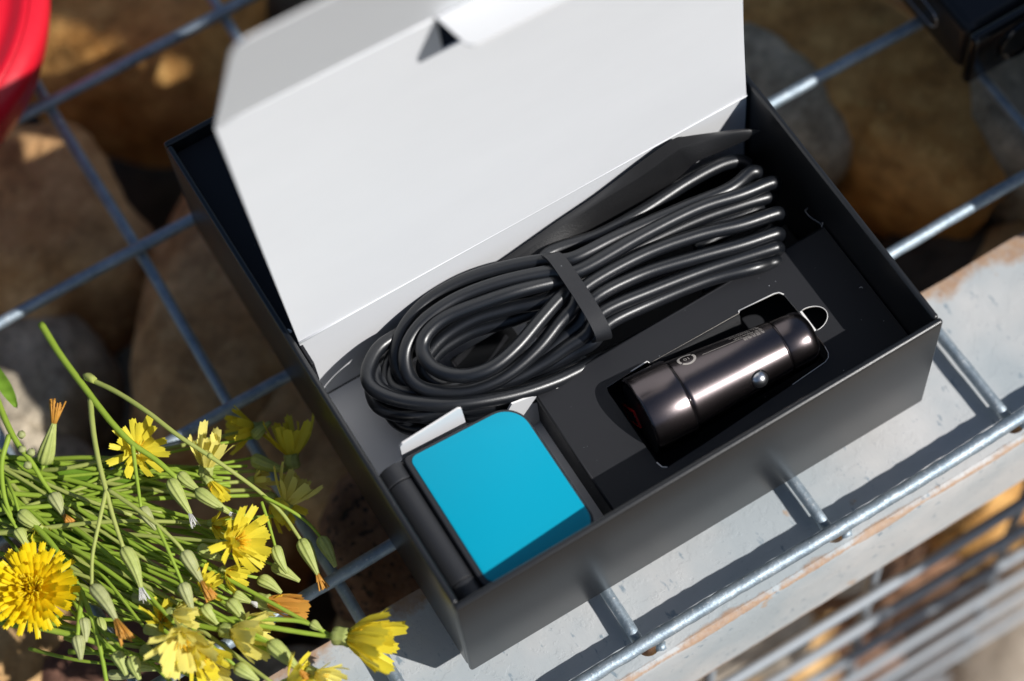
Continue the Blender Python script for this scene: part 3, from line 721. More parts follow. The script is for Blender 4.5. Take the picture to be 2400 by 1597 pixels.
strands = [turn(a_[-1])[::-1] + a_[::-1] + A_ + e_ + turn(e_[-1]),
           turn(b_[-1], 13)[::-1] + b_[::-1] + B_ + d_ + turn(d_[-1], 12),
           turn(c_[-1], 9)[::-1] + c_[::-1] + C_ + [z5(1760, 350, 46.5)] + P4([(500, 1215, 44), (800, 1090, 42), (1080, 985, 40), (1150, 950, 38)]),
           h_[::-1] + Dd + f_ + turn(f_[-1], 10),
           turn(g_[-1], 9)[::-1] + g_[::-1] + D2[::-1],
           E_, F_, Gg, G2, G3, E2, E3,
           [Vector(q) for q in ((70, 96, 30), (40, 99, 31), (22, 95, 32.5), (17, 87, 33), (19.5, 80, 33.5), (26, 74, 35), (38, 69.5, 36), (62, 66, 34))],  # extra strand added to block sun leaking onto the floor
           [Vector(q) for q in ((66, 98, 36), (40, 98, 36), (28, 93.5, 35.5), (24.5, 88, 35.5), (28, 82, 36), (40, 76, 36), (60, 72, 34))]]  # another added strand, blocking the sun leak on the back wall
for s_ in strands:
    tube('cord', crom(s_, 9), 2.42, MAT['cable'], cb, 16)
def rslab2(name, c, ax, ay, az, hx, hy_, hz, mat, par, bev=0.8):
    bm = bmesh.new(); bmesh.ops.create_cube(bm, size=2)
    bmesh.ops.bevel(bm, geom=bm.edges[:], offset=bev / max(hx, hy_, hz), segments=2, affect='EDGES')
    for v in bm.verts: v.co = c + ax * (v.co.x * hx) + ay * (v.co.y * hy_) + az * (v.co.z * hz)
    return from_bm(name, bm, mat, par, angle=40)
pa = z5(1080, 900, 20); pdir = (z5(1180, 830, 20) - z5(960, 960, 20)).normalized()
rslab2('plug', pa, pdir, Vector((0, 0, 1)).cross(pdir), Vector((0, 0, 1)), 12, 5, 3.6, MAT['blackplastic'], cb)
# strap round the bundle
def ribbon(name, pts, wdir, width, th, mat, parent):
    P_ = crom(pts, 6); bm = bmesh.new(); rows = []
    for i, p in enumerate(P_):
        t = (P_[min(i + 1, len(P_) - 1)] - P_[max(0, i - 1)]).normalized(); wv = (wdir - t * wdir.dot(t)).normalized(); nn = wv.cross(t).normalized()
        hw = width / 2
        rows.append([bm.verts.new(p + wv * a * hw + nn * b9 * th / 2) for a, b9 in ((-1, -1), (1, -1), (1, 1), (-1, 1))])
    for a, b9 in zip(rows, rows[1:]):
        for k in range(4): bm.faces.new((a[k], a[(k + 1) % 4], b9[(k + 1) % 4], b9[k]))
    bm.faces.new(rows[0][::-1]); bm.faces.new(rows[-1]); bmesh.ops.recalc_face_normals(bm, faces=bm.faces[:])
    return from_bm(name, bm, mat, parent, angle=50)
cdir = (z5(2100, 250, 50) - z5(1300, 420, 50)).normalized()
sp = P5([(1560, 205, 38), (1500, 168, 44), (1530, 148, 50.6), (1590, 190, 53.8), (1690, 330, 54.4), (1790, 480, 53.6), (1880, 630, 51.6), (1930, 745, 48.1), (1905, 775, 42), (1850, 740, 37)])
st_ = ribbon('cable_strap', sp, cdir, 5.4, 0.8, MAT['strap'], None)
tag(st_, 'short black hook strap wrapped round the middle of the coiled cable', 'strap')

# ------------------------------------------------------------------ lint
for i, (pl, zz) in enumerate([([(1893, 488), (1888, 496), (1900, 510), (1922, 524), (1928, 533)], 34), ([(1921, 499), (1932, 513), (1928, 524), (1925, 536)], 35), ([(2014, 675), (2019, 673), (2022, 676)], 36.3)]):
    o = tube('lint_fibre', [at(u, v, zz + 1.5 * math.sin(k)) for k, (u, v) in enumerate(pl)], 0.09, MAT['lint'], None, 5, smoothn=5)
    tag(o, 'thin pale lint fibre clinging inside the right wall of the box', 'lint', 'lint fibres in the box')

# ------------------------------------------------------------------ red disc, small camera, added shadow carton out of view
rd = empty('red_disc', 'round red plastic disc with concentric ridges lying on the wire panel', 'disc', (-77, 334, 0))
pr = [(0, 34), (20, 34), (40, 33.4), (54, 32), (55.5, 33.6), (57, 32), (60, 31), (62, 32.8), (64, 32.8), (65.5, 31.2), (69, 31.5), (72, 33.4), (74.5, 33.8), (75.3, 33.0), (76.0, 33.6), (76.9, 33.2), (79.5, 31.5), (81.2, 29.4), (81.8, 27.0), (81.3, 25.0), (78.5, 15.0), (74, 4.0), (72, 1.2), (70, 0.4), (0, 0.3)]
from_bm('disc_shell', lathe_bm([(z, r) for r, z in pr], (-77.2, 333.5, 0), (0, 0, 1), 160), MAT['red'], rd, angle=60)
dc = empty('small_camera', 'small black glossy dash camera standing at the edge of the wire panel', 'camera', (300, 140, 0))
def cambox(name, x0, x1, y0, y1, z0, z1, bev, mat, seg=5, par=dc):
    bm = box_bm(x0, x1, y0, y1, z0, z1); bmesh.ops.bevel(bm, geom=bm.edges[:], offset=bev, segments=seg, affect='EDGES', profile=0.5)
    return from_bm(name, bm, mat, par, angle=35)
cambox('body', 268.5, 332, 99.5, 190, 0.2, 27.5, 4.5, MAT['blackplastic'])
cambox('front_bezel', 267.6, 333, 94.5, 99.3, -0.4, 28.4, 2.2, MAT['blackgloss'])
from_bm('lens_ring', lathe_bm([(0, 9.6), (0, 10.6), (1.4, 10.4), (1.6, 9.8), (1.2, 9.0), (0.4, 8.4), (0.2, 0)], (290, 94.4, 14), (0, -1, 0), 48), MAT['blackgloss'], dc, angle=40)
slot = rrect(46, 9, [4.4] * 4, 8)
tube('side_slot', [Vector((268.3, 116 + x, 8.5 + y)) for x, y in slot + slot[:1]], 0.28, MAT['steel'], dc, 6)
cr = empty('added_shadow_carton', 'added unseen black carton that shades the wires beside the small camera', 'carton', (350, 20, 0))  # made-up carton out of view, there only to cast shade on the right
p0, p1 = Vector((303, -26)), Vector((283, 66)); e1 = (p1 - p0).normalized(); e2 = Vector((e1.y, -e1.x))
def obox(name, w_, d_, z0, z1, off, mat):
    bm = box_bm(0, 1, 0, 1, z0, z1)
    for v in bm.verts:
        q = p0 + e1 * (off + v.co.y * (w_ - 2 * off)) + e2 * (off + v.co.x * (d_ - 2 * off)); v.co = Vector((q.x, q.y, v.co.z))
    bmesh.ops.bevel(bm, geom=bm.edges[:], offset=0.8, segments=2, affect='EDGES'); from_bm(name, bm, mat, cr, angle=40)
wl = (p1 - p0).length
obox('shadow_carton_base', wl, 150, 0.1, 60, 0.8, MAT['box']); obox('shadow_carton_lid', wl, 150, 60.2, 91, 0, MAT['box'])


# made-up tree out of view, added only to shade stones and wires
tr = empty('added_shade_tree', 'added unseen leafy tree that shades the stones and wires of the basket', 'tree', (760, -420, -720))
random.seed(5)
TC = Vector((546, -168, 600))
tube('shade_trunk', [(760, -420, -720), (750, -400, -300), (720, -360, 100), (670, -300, 420), (600, -240, 590)], lambda t: 22 * (1 - t) + 5, ST['brown'], tr, 10, 0.1, 8)
for i in range(9):
    f = i * 0.7; e = TC + Vector((85 * math.cos(f), 85 * math.sin(f), random.uniform(-20, 20)))
    tube('shade_branch', [(640, -275, 500), TC + (e - TC) * 0.4 + Vector((0, 0, -20)), e], lambda t: 4 * (1 - t) + 1, ST['brown'], tr, 6, 0, 5)
bm = bmesh.new()
for i in range(1150):
    f = random.uniform(0, 6.283); r = math.sqrt(random.random()); c = TC + Vector((102 * r * math.cos(f), 102 * r * math.sin(f), random.uniform(-18, 18)))
    u, v_, a = [Vector((random.gauss(0, 1), random.gauss(0, 1), random.gauss(0, 0.4))).normalized() for _ in range(3)]; v_ = (v_ - u * u.dot(v_)).normalized()
    L1, W1 = random.uniform(24, 40), random.uniform(9, 14)
    q = [c, c + u * L1 * 0.4 + v_ * W1, c + u * L1, c + u * L1 * 0.4 - v_ * W1]
    bm.faces.new([bm.verts.new(p) for p in q])
T2 = Vector((394, -210, 100))  # low leaf cluster added to shade the right end of the front wires
tube('shade_branch', [(718, -358, 110), (600, -310, 130), (480, -250, 115), T2], lambda t: 6 * (1 - t) + 1.5, ST['brown'], tr, 6, 0, 5)
for i in range(330):
    f = random.uniform(0, 6.283); r = math.sqrt(random.random()); c = T2 + Vector((60 * r * math.cos(f), 60 * r * math.sin(f), random.uniform(-14, 14)))
    u, v_ = [Vector((random.gauss(0, 1), random.gauss(0, 1), random.gauss(0, 0.4))).normalized() for _ in range(2)]; v_ = (v_ - u * u.dot(v_)).normalized()
    L1, W1 = random.uniform(20, 32), random.uniform(7, 11)
    bm.faces.new([bm.verts.new(p) for p in (c, c + u * L1 * 0.4 + v_ * W1, c + u * L1, c + u * L1 * 0.4 - v_ * W1)])
o = from_bm('shade_crown', bm, MAT['leaf'], tr); o['kind'] = 'stuff'

# ------------------------------------------------------------------ wild flowers
random.seed(11)
def zf(x, y, z): return at(x / 1.8516, 750 + y / 1.8516, z)
def petal_mesh(name, mat, wid, curl, seed):
    rn = random.Random(seed); bm = bmesh.new(); rows = []
    NR, NC = 6, 5
    for i in range(NR):
        t = i / (NR - 1); wv = wid * (0.45 + 0.75 * math.sin(math.pi * (0.08 + 0.62 * t))) * 0.8
        row = []
        for j in range(NC):
            u = j / (NC - 1) - 0.5
            tt = t
            if i == NR - 1: tt += (0.035 if j % 2 == 0 else -0.02) + rn.uniform(-0.015, 0.015) - 0.12 * abs(u) ** 2
            row.append(bm.verts.new((u * wv, curl * tt * tt + 0.10 * wid * (1 - (2 * u) ** 2) + 0.02 * math.sin(9 * tt + seed) * u, tt)))
        rows.append(row)
    for a, b in zip(rows, rows[1:]):
        for j in range(NC - 1): bm.faces.new((a[j], a[j + 1], b[j + 1], b[j])).smooth = True
    me = bpy.data.meshes.new(name); bm.to_mesh(me); bm.free(); me.materials.append(mat); return me
PM = {}
for key in ('petal', 'petalpale', 'petaldeep', 'wither'):
    PM[key] = [petal_mesh('petal', MAT[key], w_, c_, i) for i, (w_, c_) in enumerate(((0.27, 0.10), (0.32, 0.25), (0.24, -0.06), (0.29, 0.38), (0.25, 0.18)))]
def frame(axis):
    a = axis.normalized(); u = a.orthogonal().normalized(); return u, a.cross(u), a
def ridged(name, p0, p1, rmax, mat, parent, prof, ridges=8, depth=0.14, sides=32):
    ax = p1 - p0; L = ax.length; u, v, a = frame(ax); bm = bmesh.new(); rows = []
    bend = u * random.uniform(-0.06, 0.06) * L + v * random.uniform(-0.06, 0.06) * L
    for t, r in prof:
        c = p0 + ax * t + bend * math.sin(math.pi * t)
        rows.append([bm.verts.new(c + (u * math.cos(f) + v * math.sin(f)) * (rmax * r * (1 + depth * math.cos(ridges * f)))) for f in [2 * math.pi * k / sides for k in range(sides)]])
    for q, w2 in zip(rows, rows[1:]):
        for k in range(sides): bm.faces.new((q[k], q[(k + 1) % sides], w2[(k + 1) % sides], w2[k])).smooth = True
    bm.faces.new(rows[0][::-1]); bm.faces.new(rows[-1])
    return from_bm(name, bm, mat, parent)
BUDP = [(0, 0.22), (0.04, 0.55), (0.12, 0.84), (0.24, 0.92), (0.42, 0.86), (0.62, 0.70), (0.82, 0.50), (1.0, 0.34), (1.08, 0.26)]
CALP = [(0, 0.35), (0.08, 0.75), (0.25, 1.0), (0.5, 0.98), (0.75, 0.92), (1.0, 1.02)]
def rods(name, c, axis, n, L0, spread, r, mat, parent, jit=0.25):
    u, v, a = frame(axis); bm = bmesh.new()
    for i in range(n):
        f = random.uniform(0, 6.283); k = math.sqrt(random.random()) * spread
        d = (a + (u * math.cos(f) + v * math.sin(f)) * k).normalized(); L1 = L0 * random.uniform(1 - jit, 1 + jit)
        s0 = c + (u * math.cos(f) + v * math.sin(f)) * k * L0 * 0.25
        tip = s0 + d * L1 + (u * math.cos(f) + v * math.sin(f)) * L1 * 0.15 * random.random()
        tube_into(bm, [s0, s0.lerp(tip, 0.6) + a * 0.15, tip], r, 4, True)
    return from_bm(name, bm, mat, parent)
def flower(sp, base, toward, R, n=18, opened=55, key='petal', stam=26, cal=True, cup=0.42):
    ax = (toward - base).normalized(); cl = R * cup
    head = ridged('flower_head', base, base + ax * cl, R * 0.19, MAT['bud'], sp, CALP, 8, 0.12, 24)
    top = base + ax * cl * 0.92; u, v, a = frame(ax)
    for i in range(n):
        ring = i % 2; f = 2 * math.pi * (i + random.uniform(-0.3, 0.3)) / n
        tilt = math.radians(opened * (1.0 if ring == 0 else 0.72) + random.uniform(-9, 9))
        rad = u * math.cos(f) + v * math.sin(f); d = a * math.cos(tilt) + rad * math.sin(tilt)
        tang = a.cross(rad).normalized(); outn = tang.cross(d) * -1
        tw = random.uniform(-0.35, 0.35); tang2 = tang * math.cos(tw) + outn * math.sin(tw); outn2 = d.cross(tang2)
        l = R * random.uniform(0.86, 1.1) * (1.0 if ring == 0 else 0.85)
        o = bpy.data.objects.new('petal', random.choice(PM[key])); col.objects.link(o); o.parent = head
        p = top + rad * R * 0.13
        m = Matrix(((tang2.x, outn2.x, d.x, p.x * S), (tang2.y, outn2.y, d.y, p.y * S), (tang2.z, outn2.z, d.z, p.z * S), (0, 0, 0, 1)))
        o.matrix_basis = m @ Matrix.Scale(l * S, 4)
    if stam: rods('stamens', top, ax, stam, R * 0.42, 0.55, 0.11 + R * 0.006, MAT['stamen'], head)
    return head
def bud(sp, base, tip, r, end=None, mat='bud'):
    b = ridged('bud', base, tip, r, MAT[mat], sp, BUDP)
    ax = tip - base
    if end:
        e0 = base + ax * 0.97; L0 = (end[1] - e0).length
        rods('withered_tip' if end[0] == 'o' else 'seed_tuft', e0, end[1] - e0, 34 if end[0] == 'o' else 30, L0, 0.20 if end[0] == 'o' else 0.22, 0.30 if end[0] == 'o' else 0.14, MAT['wither' if end[0] == 'o' else 'pappus'], b, 0.35)
    return b
def stem(sp, pts, r0, r1, mat='stem'):
    o = tube('stem', crom(pts, 8), lambda t: r0 + (r1 - r0) * t, MAT[mat], sp, 8, 0.06)
    return o
def leaf(sp, pts, wd):
    P_ = crom(pts, 8); bm = bmesh.new(); rows = []; n = len(P_)
    for i, p in enumerate(P_):
        t = i / (n - 1); T = (P_[min(i + 1, n - 1)] - P_[max(i - 1, 0)]).normalized(); side = T.cross(Vector((0.1, 0.2, 1))).normalized()
        h = wd * (0.25 + 0.75 * math.sin(math.pi * min(1, 0.15 + t * 0.85))) if t < 0.98 else 0.05
        rows.append([bm.verts.new(p + side * h * k + Vector((0, 0, 0.35 * abs(k) * wd + 0.2 * math.sin(i + k)))) for k in (-1, -0.5, 0, 0.5, 1)])
    for a, b in zip(rows, rows[1:]):
        for j in range(4): bm.faces.new((a[j], a[j + 1], b[j + 1], b[j])).smooth = True
    return from_bm('leaf', bm, MAT['leaf'], sp)
def root_to(p, z0=None, sway=1.0):
    """thin stalk running back to the cut end of the bunch on the left"""
    yb = 600 + 330 * random.random(); zb = random.uniform(6, 18)
    q = zf(-260, yb + random.uniform(-40, 40), zb); m1 = zf(-20 + random.uniform(-30, 60), yb + random.uniform(-25, 25), zb + random.uniform(0, 6))
    mid = m1.lerp(p, 0.55) + Vector((random.uniform(-4, 4), random.uniform(-4, 4), random.uniform(0, 5)))
    return [q, m1, mid, p]
GF = 'picked wild flowers lying on the wire panel'
def sprig(label, loc): return empty('flower_sprig', label, 'wild flower', loc, GF)
def Z(l): return [zf(*q) for q in l]

# the forked cut stem on top of the bunch
sp = sprig('cut forked pale green stem with hanging buds lying on top of the flower bunch', zf(180, 20, 0))
stem(sp, Z([(178, 18, 30), (260, 150, 32), (375, 305, 34), (480, 440, 35), (572, 535, 35), (680, 610, 34), (770, 690, 32)]), 1.25, 0.85, 'stem')
stem(sp, Z([(372, 250, 34), (500, 310, 37), (640, 400, 39), (770, 500, 39), (905, 588, 37), (1010, 660, 34), (1130, 750, 30), (1225, 840, 27), (1305, 955, 24)]), 0.9, 0.6, 'stempale')
stem(sp, Z([(392, 345, 34), (402, 460, 37), (425, 600, 39), (460, 738, 39), (492, 860, 38), (535, 990, 36)]), 1.0, 0.65, 'stempale')
stem(sp, Z([(575, 540, 35), (590, 660, 36), (612, 815, 35)]), 0.75, 0.5)
stem(sp, Z([(460, 742, 39), (432, 870, 40), (402, 1020, 39), (398, 1150, 38)]), 0.75, 0.55, 'stempale')
stem(sp, Z([(470, 738, 39), (580, 812, 40), (680, 888, 40), (760, 962, 39), (800, 1010, 37)]), 0.75, 0.55, 'stempale')
stem(sp, Z([(1140, 765, 30), (1265, 830, 28), (1340, 885, 25), (1392, 945, 22)]), 0.6, 0.5)
stem(sp, Z([(680, 890, 40), (735, 1010, 39), (792, 1145, 36)]), 0.6, 0.5)
stem(sp, Z([(1135, 790, 29), (1165, 880, 28), (1195, 985, 26)]), 0.55, 0.45)
ridged('node', zf(368, 240, 34.5), zf(410, 262, 36), 1.5, MAT['stempale'], sp, [(0, 0.6), (0.3, 1), (0.7, 0.9), (1, 0.7)], 3, 0.1, 12)
ridged('node', zf(905, 582, 37.4), zf(920, 600, 37), 1.1, MAT['stempale'], sp, [(0, 0.5), (0.4, 1), (1, 0.6)], 3, 0.1, 12)
bud(sp, zf(1305, 950, 24), zf(1375, 1095, 21), 2.5, ('o', zf(1400, 1150, 20)))
bud(sp, zf(1388, 940, 22), zf(1452, 1062, 19), 2.2)
bud(sp, zf(1192, 980, 26), zf(1242, 1092, 23), 2.0)
bud(sp, zf(535, 985, 36), zf(608, 1150, 33), 2.4, ('w', zf(622, 1205, 32)))
bud(sp, zf(398, 1150, 38), zf(500, 1295, 36), 2.3, ('o', zf(545, 1375, 35)), 'budgrey')
bud(sp, zf(795, 1002, 37), zf(870, 1130, 34), 2.3, ('o', zf(912, 1195, 33)), 'budgrey')
bud(sp, zf(790, 1140, 36), zf(832, 1255, 33), 2.1, None, 'budgrey')
bud(sp, zf(735, 690, 33), zf(820, 832, 30), 2.3, ('w', zf(842, 885, 29)))
bud(sp, zf(850, 738, 32), zf(985, 830, 29), 2.2, ('w', zf(1012, 848, 28)))
bud(sp, zf(775, 665, 32), zf(862, 740, 31), 2.0)
bud(sp, zf(612, 812, 35), zf(672, 905, 32), 2.0, None, 'budgrey')

# dandelion-like flower
sp = sprig('full round deep yellow dandelion flower with dense narrow petals', zf(135, 1160, 0))
base, tow = zf(140, 1170, 30), zf(110, 1140, 60)
ax = (tow - base).normalized(); u, v, a = frame(ax)
head = ridged('flower_head', base - ax * 8, base, 4.0, MAT['bud'], sp, CALP, 10, 0.1, 24)
for ring_, (cnt, tl_, ln) in enumerate(((34, 82, 12.5), (32, 68, 12.0), (28, 52, 10.8), (22, 36, 9.2), (16, 20, 7.6), (8, 8, 6.2))):
    for i in range(cnt):
        f = 2 * math.pi * (i + random.uniform(-0.35, 0.35) + 0.5 * (ring_ % 2)) / cnt; t_ = math.radians(tl_ + random.uniform(-6, 6))
        rad = u * math.cos(f) + v * math.sin(f); d = a * math.cos(t_) + rad * math.sin(t_); tang = a.cross(rad).normalized(); outn = d.cross(tang)
        o = bpy.data.objects.new('petal', random.choice(PM['petaldeep'])); col.objects.link(o); o.parent = head
        p = base + rad * (2.6 - ring_ * 0.4); l = ln * random.uniform(0.9, 1.08)
        m = Matrix(((tang.x, outn.x, d.x, p.x * S), (tang.y, outn.y, d.y, p.y * S), (tang.z, outn.z, d.z, p.z * S), (0, 0, 0, 1)))
        o.matrix_basis = m @ Matrix.Diagonal((l * S * 0.62, l * S, l * S, 1))
rods('stamens', base + ax * 2.5, ax, 60, 5.0, 0.9, 0.22, MAT['petaldeep'], head)
stem(sp, [base - ax * 7.5, zf(150, 1290, 16), zf(60, 1320, 10), zf(-200, 1250, 8)], 1.2, 1.4)

# single flower sprigs: base, pointing-to, radius, petals, opening, petal colour
FL = [('open yellow flower with golden stamens below the forked stem', (590, 575, 24), (640, 520, 48), 10.0, 21, 74, 'petal', 34, [((340, 640), None)]),
      ('narrow pale yellow flower standing upright beside a thin stem', (890, 690, 20), (905, 580, 27), 12.5, 15, 30, 'petalpale', 6, [((1090, 600, 14), (1230, 652, 13), 2.6)]),
      ('drooping yellow flower turned away behind a green bud', (890, 680, 22), (985, 800, 24), 8.5, 9, 26, 'petal', 4, []),
      ('yellow flower with a green calyx pointing away from the box', (1150, 465, 12), (1040, 475, 16), 10.5, 18, 44, 'petal', 8, [((1098, 512, 15), (1168, 448, 17), 2.1)]),
      ('shaded yellow flower with dark stamens right beside the box wall', (1275, 650, 10), (1250, 480, 17), 13.0, 18, 42, 'petal', 22, []),
      ('half shaded pale flower below the flower beside the box wall', (1215, 850, 14), (1290, 715, 17), 12.0, 17, 46, 'petalpale', 18, []),
      ('bright open yellow flower in the middle of the bunch facing the box', (985, 965, 28), (1140, 950, 42), 11.5, 24, 62, 'petal', 34, [((860, 985, 27), (965, 1042, 26), 2.2)]),
      ('ragged yellow flower tucked under the bright open flower', (950, 1085, 24), (1080, 1130, 27), 7.5, 14, 46, 'petal', 10, [((1180, 1062, 18), (1292, 1128, 16), 2.1)]),
      ('yellow flower half hidden below an orange tipped bud', (690, 1335, 22), (735, 1225, 33), 8.5, 15, 62, 'petal', 20, [((625, 1332, 28), (705, 1366, 27), 2.1)]),
      ('large pale yellow flower with drooping petals near the steel angle', (775, 1335, 32), (800, 1450, 40), 12.5, 24, 56, 'petalpale', 10, [((1020, 1500, 26), (1115, 1562, 24), 2.3), ((500, 1440, 28), (545, 1535, 26), 2.2), ((570, 1460, 28), (602, 1555, 26), 2.2)]),
      ('pale yellow flower with layered petals pointing along the wire', (955, 1340, 26), (1110, 1385, 30), 12.5, 20, 40, 'petalpale', 8, [((882, 1238, 30), (940, 1315, 28), 2.1), ((990, 1215, 30), (1062, 1312, 28), 2.2)]),
      ('big yellow flower on a long stalk lying across the steel angle', (1440, 1372, 26), (1620, 1392, 30), 15.5, 24, 40, 'petal', 10, [((1165, 1395, 30), (1292, 1512, 28), 2.6, ('o', (1325, 1548, 27)))]),
      ('yellow flower with orange tipped petals at the front of the bunch', (1215, 1600, 26), (1340, 1530, 30), 10.0, 15, 50, 'petal', 10, []),
      ('small crumpled pale flower deep in the bunch', (1075, 700, 10), (1170, 680, 13), 7.0, 10, 48, 'petalpale', 5, []),
      ('yellow flower with loose petals under the large pale flower', (880, 1480, 18), (965, 1540, 24), 9.0, 14, 50, 'petalpale', 10, []),
      ('brown withered flower with shrivelled petals resting on the wire', (1105, 1212, 20), (1300, 1250, 22), 12.5, 16, 17, 'wither', 14, [((1012, 1190, 24), (1082, 1222, 23), 1.9, ('w', (1110, 1235, 22)))]),
      ('fan of pale petals between two green buds by the wire', (1010, 1300, 22), (1120, 1330, 25), 10.0, 16, 36, 'petalpale', 6, [((1120, 1120, 20), (1215, 1180, 18), 2.2)]),
      ('lemon yellow flower half covered by the large pale flower', (840, 1400, 26), (900, 1500, 31), 10.5, 18, 44, 'petal', 10, []),
      ('crumpled yellow flower beside the orange tipped grey bud', (850, 1180, 26), (930, 1130, 32), 7.5, 14, 50, 'petal', 12, []),
      ('side on pale yellow flower above the large pale flower', (720, 1270, 30), (820, 1285, 33), 8.5, 15, 40, 'petalpale', 8, []),
      ('yellow flower pressed under the tall bunch next to the box corner', (1160, 760, 10), (1240, 840, 13), 10.5, 16, 46, 'petal', 12, []),
      ('pale flower fanned out over the painted steel', (1330, 1520, 24), (1430, 1560, 26), 9.5, 14, 42, 'petalpale', 6, []),
      ('small lemon flower among the stalks behind the middle bloom', (905, 880, 22), (990, 900, 26), 6.5, 13, 48, 'petal', 10, []),
      ('small yellow flower behind the dandelion flower', (150, 900, 20), (215, 965, 26), 6.0, 11, 50, 'petal', 8, [((82, 832, 26), (190, 912, 24), 2.4), ((72, 905, 24), (118, 990, 22), 2.1)])]
for lab, b0, b1, R, n, op, key, stm, buds in FL:
    p0, p1 = zf(*b0), zf(*b1)
    sp = sprig(lab, p0 * 1.0)
    flower(sp, p0, p1, R, n, op, key, stm)
    stem(sp, root_to(p0), 1.0, 0.65, random.choice(['stem', 'stem', 'stempale']))
    for bd in buds:
        if len(bd) < 3: continue
        q0, q1 = zf(*bd[0]), zf(*bd[1]); e = bd[3] if len(bd) > 3 else None
        bud(sp, q0, q1, bd[2], (e[0], zf(*e[1])) if e else None)
        stem(sp, root_to(q0), 0.8, 0.5)

# bud sprigs
BS = [('tall green bud with an orange withered tip standing above the stems', [((188, 628, 20), (232, 462, 30), 2.9, ('o', (244, 375, 33)))], [[(160, 800, 12), (178, 720, 16), (188, 630, 20)]]),
      ('thin stalk with small round grey buds beside the green leaf', [((225, 752, 24), (272, 842, 23), 2.4, ('o', (308, 888, 22)))], [[(-30, 300, 26), (30, 450, 28), (82, 545, 28), (140, 622, 27), (190, 705, 25), (228, 758, 24)], [(40, 500, 28), (8, 620, 27), (18, 760, 26), (60, 885, 24)]]),
      ('pair of grey green hanging buds below the dandelion flower', [((362, 1292, 28), (372, 1392, 26), 1.9, None), ((335, 1368, 28), (350, 1468, 26), 2.1, None)], [[(200, 1050, 24), (300, 1180, 27), (360, 1295, 28)], [(360, 1180, 27), (345, 1280, 28), (337, 1370, 28)]]),
      ('long bare green stalk running down past the hanging buds', [((430, 1290, 22), (455, 1400, 20), 1.5, None)], [[(20, 730, 20), (120, 860, 24), (230, 980, 27), (330, 1140, 28), (400, 1300, 27), (440, 1450, 25), (470, 1620, 22)], [(150, 1330, 24), (320, 1370, 25), (480, 1420, 24), (640, 1480, 22), (760, 1590, 20)]]),
      ('pale stalk with small side shoots crossing the steel angle', [((1350, 1312, 26), (1395, 1345, 26), 1.6, None)], [[(560, 1290, 20), (800, 1270, 26), (950, 1295, 28), (1150, 1330, 28), (1300, 1355, 27), (1400, 1370, 26), (1445, 1374, 26)], [(940, 1300, 28), (1120, 1298, 28), (1280, 1305, 27), (1360, 1325, 26)], [(700, 1290, 22), (950, 1345, 27), (1080, 1375, 29), (1168, 1398, 30)]])]
for lab, buds, stems in BS:
    sp = sprig(lab, zf(*buds[0][0]))
    for bd in buds: bud(sp, zf(*bd[0]), zf(*bd[1]), bd[2], (bd[3][0], zf(*bd[3][1])) if bd[3] else None, 'budgrey' if 'grey' in lab else 'bud')
    for st in stems: stem(sp, Z(st), 1.0 if len(st) < 5 else 1.15, 0.65)
    if 'small round' in lab:
        for q in ((82, 490), (122, 570), (85, 555), (108, 625)):
            c = zf(*q, 28); ridged('bud', c, c + Vector((1.2, -2.4, 0.6)), 1.35, MAT['budgrey'], sp, [(0, 0.4), (0.3, 1), (0.7, 0.9), (1, 0.4)], 5, 0.15, 14)
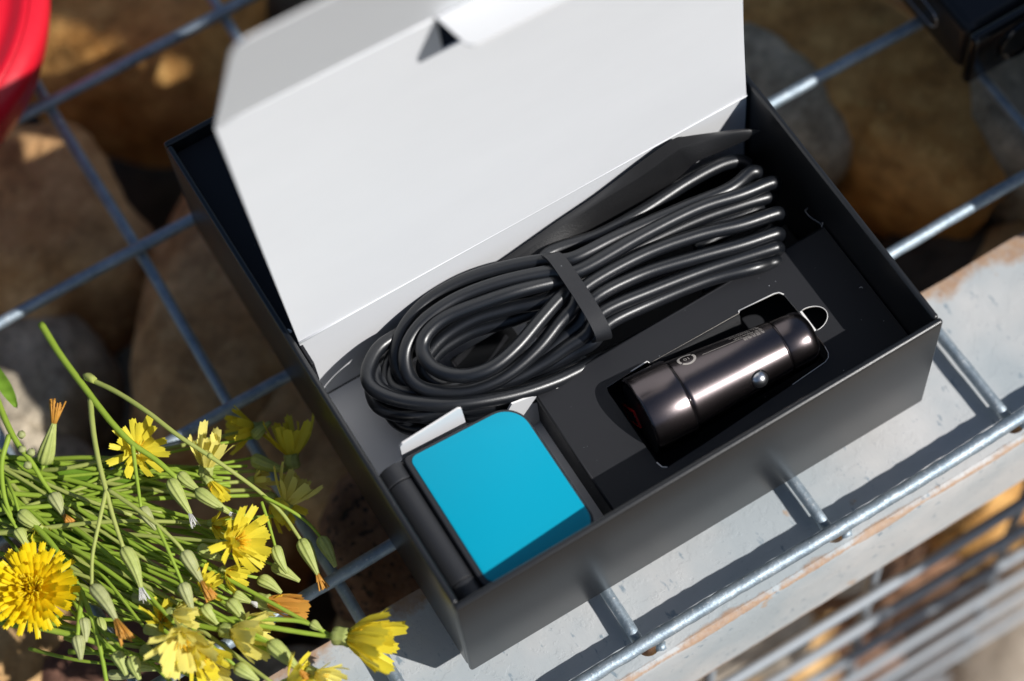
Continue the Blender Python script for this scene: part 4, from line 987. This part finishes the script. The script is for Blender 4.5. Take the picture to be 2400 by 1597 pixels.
# leafy sprig: long leaves and the mass of thin stalks
sp = sprig('leafy green sprig with long narrow leaves under the flower stalks', zf(40, 700, 0))
leaf(sp, Z([(-30, 200, 24), (10, 270, 25), (45, 330, 25), (75, 385, 24)]), 2.2)
leaf(sp, Z([(-60, 600, 14), (120, 625, 17), (300, 665, 18), (500, 695, 17), (700, 725, 14)]), 2.6)
leaf(sp, Z([(-60, 680, 16), (60, 650, 18), (150, 660, 18)]), 3.0)
leaf(sp, Z([(-60, 900, 10), (150, 895, 13), (330, 890, 14), (520, 930, 13)]), 2.8)
leaf(sp, Z([(-60, 830, 14), (100, 850, 17), (260, 900, 18), (420, 960, 15)]), 2.4)
leaf(sp, Z([(-60, 650, 10), (200, 720, 14), (420, 770, 15), (640, 860, 13)]), 2.2)
leaf(sp, Z([(300, 880, 14), (480, 940, 17), (640, 1010, 17), (800, 1060, 14)]), 1.9)
leaf(sp, Z([(-60, 760, 12), (150, 760, 15), (330, 820, 15), (520, 850, 12)]), 2.2)
for i in range(58):
    x1, y1 = random.uniform(500, 1180), random.uniform(620, 1330)
    stem(sp, root_to(zf(x1, y1, random.uniform(8, 22))), random.uniform(0.65, 1.35), random.uniform(0.4, 0.7), random.choice(['stem', 'stem', 'stempale']))
sp = sprig('loose green stalks fanning out towards the steel angle', zf(300, 1350, 0))
for (a1, a2, a3) in (((-200, 1180), (250, 1290), (700, 1300)), ((-200, 1270), (300, 1330), (620, 1400)), ((0, 1050), (300, 1180), (640, 1240)), ((100, 950), (480, 1090), (760, 1180)), ((250, 900), (560, 1040), (900, 1120)), ((-100, 980), (200, 1090), (420, 1230)), ((500, 1100), (740, 1240), (960, 1340)), ((300, 1440), (620, 1460), (900, 1580))):
    stem(sp, [zf(*a1, 14), zf(*a2, 20), zf(*a3, 20)], 0.95, 0.55)

sp = sprig('thin pale stalks filling the front of the flower bunch', zf(500, 1400, 0))
for i in range(22):
    x1, y1 = random.uniform(350, 1150), random.uniform(1180, 1560)
    p = zf(x1, y1, random.uniform(10, 22)); q = zf(x1 - random.uniform(350, 600), y1 - random.uniform(60, 260), random.uniform(8, 18))
    stem(sp, [q, q.lerp(p, 0.5) + Vector((random.uniform(-5, 5), random.uniform(-5, 5), 4)), p], random.uniform(0.7, 1.1), 0.45, random.choice(['stem', 'stempale']))
for i in range(9):
    x1, y1 = random.uniform(420, 1120), random.uniform(1120, 1540)
    p = zf(x1, y1, random.uniform(16, 24)); bud(sp, p, p + Vector((random.uniform(4, 8), random.uniform(-9, -5), random.uniform(-2, 2))), random.uniform(1.7, 2.3), None, random.choice(['bud', 'budgrey']))
